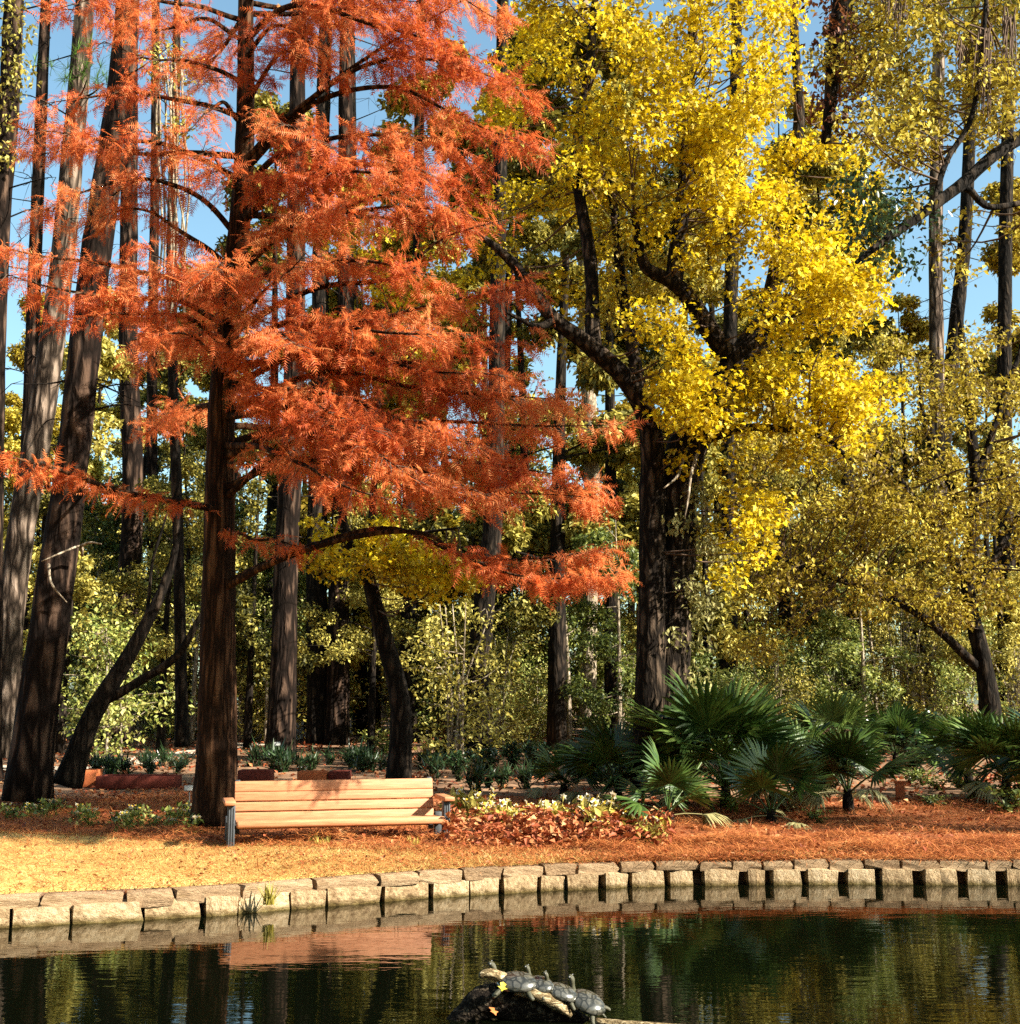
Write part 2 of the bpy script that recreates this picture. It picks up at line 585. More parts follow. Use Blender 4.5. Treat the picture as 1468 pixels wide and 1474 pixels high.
def water_mat():
    m, nt, b = new_mat('pond_water')
    b.inputs['Base Color'].default_value = (.0015, .0022, .0008, 1)
    b.inputs['Roughness'].default_value = 0.02
    b.inputs['IOR'].default_value = 1.40
    b.inputs['Specular IOR Level'].default_value = 0.5
    n1 = noise_node(nt, 1.0, 3, .5, (1.3, 5.5, 1))
    n2 = noise_node(nt, 1.0, 2, .5, (6, 17, 1))
    n3 = noise_node(nt, 0.35, 1, .5)
    a = math_node(nt, 'ADD', math_node(nt, 'MULTIPLY', n1.outputs[0], 1.0), math_node(nt, 'MULTIPLY', n2.outputs[0], 0.30))
    amp = math_node(nt, 'MULTIPLY', a, math_node(nt, 'ADD', n3.outputs[0], 0.3))
    bp = nt.nodes.new('ShaderNodeBump')
    bp.inputs['Strength'].default_value = 1.0
    bp.inputs['Distance'].default_value = 0.0024
    nt.links.new(amp, bp.inputs['Height'])
    nt.links.new(bp.outputs[0], b.inputs['Normal'])
    return m


M['water'] = water_mat()

# ------------------------------------------------------------------ ground and water
# edge between the pale lawn strip and the straw bed
_be = np.array([gp(px, py)[:2] for px, py in [(-60, 1195), (0, 1196), (150, 1200), (330, 1214), (500, 1217), (640, 1222), (800, 1226), (900, 1232), (960, 1237)]])


def bed_y(x):
    y = np.interp(x, _be[:, 0], _be[:, 1])
    y = np.where(np.asarray(x) < _be[0, 0], wall_y(x) + (_be[0, 1] - wall_y(_be[0, 0])), y)
    k = np.clip((np.asarray(x) - _be[-2, 0]) / 1.4, 0, 1)
    y = y * (1 - k) + (wall_y(x) + 0.28) * k
    return np.maximum(y, wall_y(x) + 0.28)


def ground():
    xs = np.unique(np.concatenate([np.linspace(-14, 14, 141), np.linspace(-60, 60, 61), np.linspace(-300, 300, 21)]))
    nx = len(xs)
    w = np.where(np.abs(xs) <= 60, wall_y(np.clip(xs, -60, 60)), -30)
    bd = np.where(np.abs(xs) <= 60, bed_y(np.clip(xs, -60, 60)), -29.5)
    rows = [(w + 0.20, np.full(nx, -0.75)), (w + 0.20, gz(xs, w + 0.2) - .02)]
    for t in np.linspace(0, 1, 9):
        y = (w + 0.22) * (1 - t) + bd * t
        rows.append((y, gz(xs, y)))
    n_l = len(rows)
    for t in np.linspace(0, 1, 26)[1:]:
        y = bd * (1 - t) + np.maximum(21.0, bd + 3) * t
        rows.append((y, gz(xs, y)))
    n_s = len(rows)
    for yy in list(np.linspace(21.8, 60, 40)) + [80, 120, 200, 400]:
        y = np.full(nx, float(yy))
        rows.append((y, gz(xs, y)))
    V = np.concatenate([np.stack([xs, y, z], -1) for y, z in rows])
    mb = MB()
    i = np.arange(nx - 1)[None, :]
    r = np.arange(len(rows) - 1)[:, None]
    Q = np.stack([r * nx + i, r * nx + i + 1, (r + 1) * nx + i + 1, (r + 1) * nx + i], -1)
    k = nx - 1
    Qf = Q.reshape(-1, 4)
    rid = np.repeat(np.arange(len(rows) - 1), k)
    mb.add(V, Qf[rid < 1])
    mb.f, mb.m = [], []
    for lo, hi, mi in ((0, 1, 0), (1, n_l - 1, 1), (n_l - 1, n_s - 1, 2), (n_s - 1, 999, 3)):
        sel = Qf[(rid >= lo) & (rid < hi)]
        mb.f.append(sel)
        mb.m.append(np.full(len(sel), mi))
    o = mb.build('ground', [M['soil'], M['lawn_ground'], M['straw_ground'], M['woods_ground']], smooth=True)
    return struct(o)


ground()
# the near bank under the viewer
mb = MB()
xs = np.linspace(-300, 300, 61)
yb = 1.6 + 0.5 * np.sin(xs * .35) - np.clip(np.abs(xs) - 20, 0, 400) * .45
rows = [(yb, -0.8), (yb - .25, -.2), (yb - 1.0, -0.03), (yb - 3, 0.0), (yb - 300, 0.2)]
V = np.concatenate([np.stack([xs, y, np.full(len(xs), z)], -1) for y, z in rows])
i = np.arange(len(xs) - 1)[None, :]; r = np.arange(len(rows) - 1)[:, None]; n = len(xs)
mb.add(V, np.stack([r * n + i, (r + 1) * n + i, (r + 1) * n + i + 1, r * n + i + 1], -1).reshape(-1, 4)[:, ::-1])
struct(mb.build('near_bank', M['lawn_ground'], smooth=True))
# water sheet: from the near bank to just behind the wall's face
mb = MB()
xs = np.linspace(-59, 59, 119)
V = np.concatenate([np.stack([xs, np.minimum(np.interp(xs, np.linspace(-300, 300, 61), yb) - .2, wall_y(xs) - .5), np.full(len(xs), WATER_Z)], -1),
                    np.stack([xs, wall_y(xs) + 0.19, np.full(len(xs), WATER_Z)], -1)])
n = len(xs); i = np.arange(n - 1)
mb.add(V, np.stack([i, i + 1, n + i + 1, n + i], -1))
struct(mb.build('pond_water', M['water']))
# pale path behind the trees on the left
mb = MB()
pp = [gp(x, y) for x, y in ((-500, 1108), (-200, 1107), (0, 1106), (90, 1108), (160, 1100), (260, 1086), (420, 1062), (560, 1055), (800, 1050))]
P = smooth_path(pp, 40)
T = np.gradient(P, axis=0); N = np.stack([-T[:, 1], T[:, 0], 0 * T[:, 0]], -1); N /= np.linalg.norm(N, axis=1, keepdims=True)
V = []
for s in (-1, -.5, 0, .5, 1):
    q = P + N * s * 0.55
    q[:, 2] = gz(q[:, 0], q[:, 1]) + 0.012
    V.append(q)
V = np.concatenate(V); n = 40
i = np.arange(n - 1)[None, :]; r = np.arange(4)[:, None]
mb.add(V, np.stack([r * n + i, r * n + i + 1, (r + 1) * n + i + 1, (r + 1) * n + i], -1).reshape(-1, 4))
struct(mb.build('path', M['path'], smooth=True))

# ------------------------------------------------------------------ retaining wall, stone by stone
def stone_variant(i):
    r = np.random.default_rng(100 + i)
    bm = bmesh.new()
    bmesh.ops.create_cube(bm, size=1)
    bmesh.ops.subdivide_edges(bm, edges=list(bm.edges), cuts=1, use_grid_fill=True)
    for v in bm.verts:
        p = np.array(v.co)
        e = (np.abs(p) > .49).sum()
        k = {1: 1.0, 2: .985, 3: .95}.get(int(e), 1)
        q = p * k + r.normal(0, .020, 3) * (1.3 if e == 1 else 1.0)
        v.co = Vector(q)
    me = bpy.data.meshes.new('stone')
    bm.to_mesh(me)
    bm.free()
    me.materials.append(M['stone'])
    return me


STONES = [stone_variant(i) for i in range(9)]
CAPS = []
for i in range(6):
    me = STONES[i].copy()
    me.materials.clear(); me.materials.append(M['cap_stone'])
    CAPS.append(me)
wall_root = tag(empty('stone_wall', (0, float(wall_y(0)), WATER_Z)), 'low retaining wall of rough tan stone blocks curving along the far edge of the pond', 'wall')
wx = np.linspace(-9.5, 10.5, 2000)
wy = wall_y(wx)
arc = np.concatenate([[0], np.cumsum(np.hypot(np.diff(wx), np.diff(wy)))])


def on_wall(s):
    x = np.interp(s, arc, wx); y = np.interp(s, arc, wy)
    x2 = np.interp(s + .1, arc, wx); y2 = np.interp(s + .1, arc, wy)
    x1 = np.interp(s - .1, arc, wx); y1 = np.interp(s - .1, arc, wy)
    a = math.atan2(y2 - y1, x2 - x1)
    return x, y, a


rw = random.Random(5)
s = 0.0
while s < arc[-1] - 1:                                   # cap course
    x, y, a = on_wall(s)
    k = min(1, max(0, (x + 4) / 6))
    L = (rw.uniform(.38, .85)) * (1 - k) + rw.uniform(.24, .50) * k
    x, y, a = on_wall(s + L / 2)
    h = rw.uniform(.105, .135) - .02 * k
    o = link('stone', CAPS[rw.randrange(6)], wall_root, scale=(L - .018, .34 + rw.uniform(-.03, .03), h))
    o.location = Vector((x - math.sin(a) * .15, y + math.cos(a) * .15, -0.094 - h / 2 + rw.uniform(-.008, .010))) - wall_root.location
    o.rotation_euler = (rw.uniform(-.03, .03), rw.uniform(-.012, .012), a + rw.uniform(-.02, .02))
    s += L
s = 0.1
while s < arc[-1] - 1:                                   # course at the water line
    x, y, a = on_wall(s)
    k = min(1, max(0, (x + 2.0) / 4.5))
    L = rw.uniform(.26, .62) * (1 - k) + rw.uniform(.18, .37) * k
    gap = (rw.choice((.006, .008, .008, .012, .05))) * (1 - k) + rw.uniform(.05, .15) * k
    x, y, a = on_wall(s + L / 2)
    o = link('stone', STONES[rw.randrange(9)], wall_root, scale=(L, .30 + rw.uniform(-.03, .03), .42))
    off = .105 + rw.uniform(-.03, .03)
    o.location = Vector((x - math.sin(a) * off, y + math.cos(a) * off, -0.178 - .21 + rw.uniform(-.010, .004))) - wall_root.location
    o.rotation_euler = (rw.uniform(-.05, .05), rw.uniform(-.02, .02), a + rw.uniform(-.06, .06))
    s += L + gap

# ------------------------------------------------------------------ bench
def make_bench():
    p = gp(486, 1207)
    p[2] -= .155
    a = rad(15)
    root = tag(empty('park_bench', p, a), 'slatted tan plank bench with dark grey legs beside the pond', 'bench')
    Lb = 2.36
    th = rad(14)                                         # backrest lean
    Rb = np.array([[1, 0, 0], [0, math.cos(-th), -math.sin(-th)], [0, math.sin(-th), math.cos(-th)]])

    def part(name, c, s, mat, bev=.008, R=None, parent=root):
        mb = MB()
        V, Fs = bevel_box((0, 0, 0), s, bev, 2, R)
        mb.add(V, *Fs)
        me = mb.mesh(name, M[mat])
        o = bpy.data.objects.new(name, me)
        COL.objects.link(o)
        o.parent = parent
        o.location = c
        return o
    # backrest: four planks, leaning back (front of the bench is -y)
    for k in range(4):
        d = 0.045 + k * 0.118
        c = (0, 0.20 + math.sin(th) * d, 0.36 + math.cos(th) * d)
        part('backrest_slat', c, (Lb, .036, .106 if k < 3 else .125), 'slat', .008, Rb)
    # seat: four planks, the front one thick and rounded
    part('seat_slat', (0.02, -0.285, 0.365), (Lb + .04, .085, .085), 'slat', .028)
    for k in range(3):
        part('seat_slat', (0, -0.18 + k * .122, .385 - k * .008), (Lb, .11, .036), 'slat', .008)
    for s in (-1, 1):
        x = s * (Lb / 2 + .055)
        # front leg with a grooved face, rear leg, seat rail, back post
        fl = part('leg', (x, -0.25, 0.27), (.085, .10, .62), 'bench_metal', .008)
        for g in (-1, 0, 1):
            part('groove_rib', (g * .026, -.052, .0), (.012, .010, .56), 'bench_metal', .003, parent=fl)
        part('leg', (x, 0.22, 0.19), (.085, .10, .46), 'bench_metal', .008)
        part('seat_rail', (x, -.01, .325), (.06, .40, .07), 'bench_metal', .008)
        part('back_post', (x - s * .09, 0.275, .52), (.06, .05, .62), 'bench_metal', .008, Rb)
        ar = part('armrest', (x + s * .02, -.06, .605), (.125, .60, .05), 'slat', .012)
        part('foot', (x, -.25, -.03), (.11, .13, .03), 'bench_metal', .006)
    part('stretcher', (0, .02, .305), (Lb, .05, .04), 'bench_metal', .006)
    return root


make_bench()


# ------------------------------------------------------------------ tree building
def leaf_cloud(mb, centers, radii, per, size, tpl='leaf', flat=.75, droop=-.45, mat=0, rng=RNG, dens=None):
    """leaves gathered round clump centres"""
    centers = np.asarray(centers, float)
    n = len(centers)
    if n == 0:
        return
    cnt = np.maximum(3, (per * (radii / radii.mean()) ** 2).astype(int))
    idx = np.repeat(np.arange(n), cnt)
    N = len(idx)
    d = rng.normal(0, 1, (N, 3))
    d /= np.linalg.norm(d, axis=1, keepdims=True)
    r = rng.random(N) ** .45
    P = centers[idx] + d * (r * radii[idx])[:, None] * np.array([1, 1, flat])
    yaw = rng.uniform(0, 2 * math.pi, N)
    pit = rng.normal(droop, .55, N)
    rol = rng.normal(0, .6, N)
    sc = size * rng.uniform(.65, 1.25, N)
    TV, TF = {'leaf': (LEAF_V, LEAF_F), 'lobe': (LOBE_V, LOBE_F), 'needle': (NEEDLE_V, NEEDLE_F)}[tpl]
    scatter(mb, TV, TF, P, rot_arr(yaw, pit, rol), sc, mat)


def limb_path(pts, wpx, n=None):
    W = np.array([at(*p) for p in pts])
    n = n or max(8, 5 * len(pts))
    P = smooth_path(W, n)
    Y = P[:, 1]
    u = np.linspace(0, 1, n)
    wp = np.interp(u, np.linspace(0, 1, len(wpx)), wpx)
    R = wp / 2 / (F_PX / Y)
    # a little wander
    k = np.linspace(0, 1, n)
    ph = RNG.uniform(0, 6, 4)
    amp = np.minimum(R.mean() * .5, .05)
    P = P + np.stack([np.sin(k * 9 + ph[0]), np.sin(k * 8 + ph[1]), 0 * k], -1) * amp * np.sin(k * math.pi)[:, None]
    return P, R


def photo_tree(name, label, cat, trunk, limbs, regions, leaf, bark, size=.10, per=110, tpl='leaf', crad=.42, group=None, extra=None,
               crown_name='crown', twig_r=.016, world_regions=(), droop=-.45, sides=12, seed=1, trunk_name='trunk', flare=.35, flat=.75):
    rng = np.random.default_rng(seed)
    pts, wpx = trunk
    P, R = limb_path(pts, wpx, max(14, 7 * len(pts)))
    base = P[0].copy()
    base[2] = gz(base[0], base[1])
    root = tag(empty(name, base), label, cat, group)
    mb = MB()
    h = P[:, 2] - P[0, 2]
    tube(mb, P, R, sides, .035, flare=flare * np.exp(-h / .45))
    mb.build(trunk_name, M[bark], root, smooth=True)
    ALLP = [P[len(P) // 3:]]
    for lp, lw in limbs:
        Pl, Rl = limb_path(lp, lw)
        mb = MB()
        tube(mb, Pl, Rl, 8, .04)
        mb.build('limb', M[bark], root, smooth=True)
        ALLP.append(Pl[1:])
    ALLP = np.concatenate(ALLP)
    C, Rd = [], []
    for (cx, cy, rx, ry, d0, d1, n) in regions:
        for _ in range(n):
            a = rng.uniform(0, 2 * math.pi); q = math.sqrt(rng.random())
            C.append(at(cx + rx * q * math.cos(a), cy + ry * q * math.sin(a), rng.uniform(d0, d1)))
            Rd.append(crad * rng.uniform(.55, 1.25))
    for (c, r, n) in world_regions:
        for _ in range(n):
            d = rng.normal(0, 1, 3); d /= np.linalg.norm(d)
            C.append(np.array(c) + d * np.array(r) * rng.random() ** .4)
            Rd.append(crad * rng.uniform(.7, 1.4))
    if C:
        C = np.array(C); Rd = np.array(Rd)
        tw = MB()
        for c, r in zip(C, Rd):
            dd = np.linalg.norm((ALLP - c) * np.array([1, 1, 1.0]), axis=1) + 1.2 * np.maximum(0, ALLP[:, 2] - c[2])
            b = ALLP[int(dd.argmin())]
            L = np.linalg.norm(c - b)
            mid = (b + c) / 2 + rng.normal(0, .08, 3) * L + np.array([0, 0, -.06 * L])
            tube(tw, smooth_path([b, mid, c], 7), np.linspace(twig_r * min(2, .5 + .4 * L), .005, 7), 4, cap=False)
            for _ in range(4):
                d = rng.normal(0, 1, 3); d[2] *= .6; d /= np.linalg.norm(d)
                tube(tw, smooth_path([c - d * .05 * r, c + d * r * .5 + rng.normal(0, .06, 3), c + d * r], 4), np.linspace(.006, .002, 4), 3, cap=False)
        tw.build('twigs', M['twig'], root)
        mb = MB()
        leaf_cloud(mb, C, Rd, per, size, tpl, flat, droop, 0, rng)
        mb.build(crown_name, M[leaf], root)
    if extra:
        extra(root)
    return root


# ---- the big yellow tree
YT = 20.0


def yellow_extra(root):
    # pale dead twig hanging in the fork
    mb = MB()
    for pts in ([(985, 655, 19.2), (975, 685, 19.1), (955, 703, 19.0)], [(1005, 650, 19.2), (995, 680, 19), (990, 720, 18.9), (985, 745, 18.9)]):
        tube(mb, smooth_path([at(*p) for p in pts], 8), np.linspace(.03, .012, 8), 5)
    mb.build('dead_twig', M['pale_bark'], root)
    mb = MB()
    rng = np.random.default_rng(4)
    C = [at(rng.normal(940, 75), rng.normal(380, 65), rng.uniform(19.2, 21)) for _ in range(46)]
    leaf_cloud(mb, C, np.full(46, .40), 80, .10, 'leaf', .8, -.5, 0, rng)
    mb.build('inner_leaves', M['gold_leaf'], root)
    # leafy creeper on the lower trunk
    mb = MB()
    rng = np.random.default_rng(3)
    C = [at(rng.normal(1003, 13), rng.uniform(690, 1000), rng.uniform(19.3, 20.2)) for _ in range(38)]
    leaf_cloud(mb, C, np.full(38, .22), 34, .10, 'leaf', 1, -.8, 0, rng)
    mb.build('creeper_leaves', M['ivy_leaf'], root)


photo_tree('yellow_tree', 'tall tree with bright yellow leaves and dark forked trunk behind the fan palms', 'tree',
           ([(957, 1140, YT), (963, 990, YT), (972, 800, YT), (976, 670, YT), (1012, 600, YT), (1062, 530, YT), (1100, 475, YT), (1150, 430, YT)], [72, 62, 60, 62, 52, 48, 42, 26]),
           [([(930, 1140, YT - .35), (936, 1000, YT - .3), (940, 860, YT - .3), (938, 700, YT - .3), (930, 610, YT - .4), (900, 550, YT - .6), (850, 500, YT - .8), (795, 455, YT - 1), (740, 380, YT - 1.2), (680, 330, YT - 1.4)], [48, 44, 40, 38, 34, 30, 27, 22, 16, 8]),
            ([(1062, 530, YT), (1010, 460, YT - .4), (970, 410, YT - .6), (930, 380, YT - .8), (912, 310, YT - 1)], [34, 30, 24, 18, 10]),
            ([(970, 410, YT - .6), (982, 300, YT - .5), (985, 200, YT - .2), (1000, 50, YT), (1010, -150, YT)], [26, 24, 20, 16, 10]),
            ([(1100, 475, YT), (1125, 350, YT + .3), (1150, 200, YT + .5), (1140, 50, YT + .6), (1150, -100, YT + .6)], [30, 24, 18, 14, 8]),
            ([(855, 505, YT - .8), (850, 400, YT - .5), (830, 250, YT - .2), (850, 100, YT), (860, -80, YT)], [24, 20, 17, 14, 8]),
            ([(928, 600, YT - .4), (905, 480, YT - .2), (888, 330, YT), (860, 200, YT + .2)], [22, 18, 14, 8]),
            ([(800, 460, YT - 1), (770, 470, YT - 1.3), (730, 450, YT - 1.5)], [14, 10, 5]),
            ([(985, 645, YT), (1080, 615, YT - .5), (1180, 630, YT - .8), (1225, 662, YT - 1)], [16, 12, 8, 5])],
           [(900, 80, 100, 100, 17.6, 20.6, 24), (1040, 80, 120, 110, 17.4, 21, 44), (960, 210, 140, 90, 17.4, 20, 36), (1100, 230, 90, 90, 17.6, 20.4, 22),
            (1130, 370, 125, 80, 17.4, 20, 30), (1215, 395, 70, 70, 17.8, 20.5, 15), (1000, 320, 90, 50, 18.2, 20.5, 9), (975, 500, 60, 80, 17.8, 19.3, 12),
            (1010, 585, 60, 26, 18, 19, 7), (1140, 560, 100, 55, 18, 20, 16), (1235, 590, 60, 45, 18.4, 20.5, 9), (830, 210, 60, 110, 19.4, 21.5, 12),
            (760, 330, 80, 90, 20.4, 22.4, 12), (860, 420, 60, 60, 20, 22, 7), (980, -120, 260, 120, 18, 22, 50), (760, 120, 50, 130, 20, 22, 12), (1215, 220, 50, 90, 19, 21.5, 9), (860, 300, 60, 70, 20, 22, 8), (800, 40, 60, 60, 19, 21, 8), (1130, 620, 90, 50, 18.5, 21, 12), (1060, 760, 60, 90, 19, 21, 12), (1180, 500, 90, 50, 18.5, 21, 10), (1020, 660, 40, 60, 18.8, 20, 6)],
           'yellow_leaf', 'oak_bark', .105, 92, 'lobe', .45, extra=yellow_extra, seed=11)

# ---- gold tree on the right
GT = 25.0
photo_tree('gold_tree', 'small leaved golden brown tree with a low slanting limb right of the yellow tree', 'tree',
           ([(1428, 1050, GT), (1415, 950, GT), (1395, 840, GT), (1402, 700, GT), (1390, 560, GT), (1380, 430, GT)], [30, 24, 20, 17, 13, 8]),
           [([(1412, 965, GT), (1330, 890, GT - .6), (1250, 850, GT - 1.2), (1120, 805, GT - 2), (1060, 790, GT - 2.2)], [15, 13, 10, 7, 3]),
            ([(1395, 840, GT), (1300, 700, GT - .5), (1210, 600, GT - 1), (1160, 520, GT - 1)], [14, 11, 8, 4]),
            ([(1402, 700, GT), (1450, 560, GT), (1480, 460, GT)], [12, 9, 5]),
            ([(1402, 760, GT), (1340, 640, GT + .5), (1320, 520, GT + .8)], [12, 9, 5]),
            ([(1405, 850, GT), (1470, 740, GT + .5), (1530, 650, GT + .8)], [12, 9, 5])],
           [(1150, 690, 110, 80, 21.5, 25, 30), (1280, 730, 110, 90, 22, 26, 34), (1410, 740, 80, 90, 22.5, 26, 26), (1190, 830, 120, 60, 22, 25, 24),
            (1350, 850, 100, 60, 23, 26, 20), (1320, 560, 110, 70, 23, 26.5, 26), (1430, 560, 50, 90, 23, 26.5, 14), (1100, 880, 60, 60, 22.5, 25, 10),
            (1560, 680, 90, 160, 22, 26, 26)],
           'gold_leaf', 'dark_bark', .105, 112, 'leaf', .48, seed=12)

# ---- overhanging oak, its trunk just outside the frame on the right
OK_ = 12.0


def oak_extra(root):
    rng = np.random.default_rng(8)
    mb = MB()                                            # moss hanging from the limb
    for (px, y0, y1, wd, n) in ((1415, 50, 175, 12, 46), (1385, 60, 120, 12, 18), (1290, -20, 60, 16, 22), (1452, 20, 130, 10, 20)):
        for _ in range(n):
            x = rng.normal(px, wd * .45); Y = OK_ + rng.normal(0, .12)
            L = (y1 - y0) * rng.uniform(.45, 1)
            a0 = at(x, y0 + rng.uniform(-12, 12), Y); a1 = at(x + rng.normal(0, 3), y0 + L, Y)
            tube(mb, smooth_path([a0, (a0 + a1) / 2 + rng.normal(0, .02, 3), a1], 6), np.linspace(.010, .004, 6), 3, cap=False)
    mb.build('hanging_moss', M['twig'], root)
    mb = MB()
    C = [at(rng.normal(1200, 20), rng.uniform(-40, 215), rng.uniform(12.7, 13.3)) for _ in range(34)]
    leaf_cloud(mb, C, np.full(34, .20), 26, .075, 'leaf', 1, -.8, 0, rng)
    C += [at(rng.normal(1275, 38), rng.normal(315, 42), rng.uniform(11.3, 12.2)) for _ in range(26)]
    mb.build('rust_leaves', M['rust_leaf'], root)
    mb = MB()
    leaf_cloud(mb, C[34:], np.full(26, .22), 42, .07, 'leaf', 1, -.5, 0, rng)
    mb.build('olive_leaves', M['dark_leaf'], root)
    mb = MB()
    C = [at(rng.uniform(1230, 1500), rng.uniform(-40, 190), rng.uniform(12.5, 15)) for _ in range(70)]
    leaf_cloud(mb, C, np.full(70, .33), 80, .075, 'leaf', .9, -.5, 0, rng)
    mb.build('olive_leaves', M['olive_leaf'], root)


photo_tree('overhanging_oak', 'dark oak limb with thin olive leaves and hanging moss reaching in at the upper right', 'tree',
           ([(1892, 1200, 15.2), (1882, 1000, 15.1), (1862, 700, 14.8), (1835, 380, 14.2), (1830, 150, 13.6), (1850, -150, 13.0), (1930, -420, 12.6), (1990, -620, 12.4)], [88, 78, 74, 66, 54, 42, 30, 14]),
           [([(1836, 410, 14.3), (1720, 215, 13.2), (1600, 150, 12.4), (1468, 203, 12), (1380, 268, 11.8), (1290, 332, 11.6), (1232, 378, 11.4)], [48, 36, 24, 19, 18, 15, 6]),
            ([(1378, 268, 11.8), (1400, 275, 11.8), (1422, 298, 11.9), (1468, 293, 12), (1520, 285, 12.1)], [12, 11, 10, 9, 6]),
            ([(1345, 292, 11.7), (1362, 230, 11.9), (1400, 165, 12), (1415, 60, 12.1), (1420, -40, 12.2)], [9, 9, 8, 7, 5]),
            ([(1832, 210, 13.7), (1600, -120, 12.8), (1380, -120, 12.8), (1250, -70, 13), (1206, 40, 13), (1188, 205, 13)], [46, 34, 30, 30, 30, 14]),
            ([(1852, 560, 14.5), (2060, 380, 14), (2250, 300, 13.6)], [40, 28, 14]),
            ([(1850, -150, 13), (2100, -380, 12.2), (2350, -500, 11.6)], [30, 20, 10])],
           [(1335, 60, 120, 90, 11.5, 14.5, 36), (1440, 110, 60, 100, 11.5, 14.5, 22), (1300, 195, 80, 50, 11.5, 13.5, 18), (1235, 60, 50, 70, 12.5, 14.5, 16),
            (1400, 330, 80, 60, 12.5, 14.5, 4), (1280, 300, 60, 40, 11.4, 12.5, 4)],
           'gold_leaf', 'dark_bark', .075, 95, 'leaf', .30, extra=oak_extra, seed=13,
           world_regions=[((13.0, 14.6, 6.3), (3.6, 2.4, 2.4), 105), ((10.6, 14.8, 6.0), (1.8, 1.8, 1.6), 40), ((12.5, 12.3, 11.0), (2.4, 2.0, 1.7), 150), ((12.5, 12.2, 13.4), (2.2, 1.8, 1.4), 130), ((12.5, 10.8, 15.2), (2.2, 1.4, 1.4), 100)])

# ------------------------------------------------------------------ the red bald cypress
CT = 16.5


def trunk_x(y):
    return np.interp(y, [-500, 0, 150, 300, 450, 620, 800, 1180], [360, 352, 350, 345, 331, 322, 318, 308])


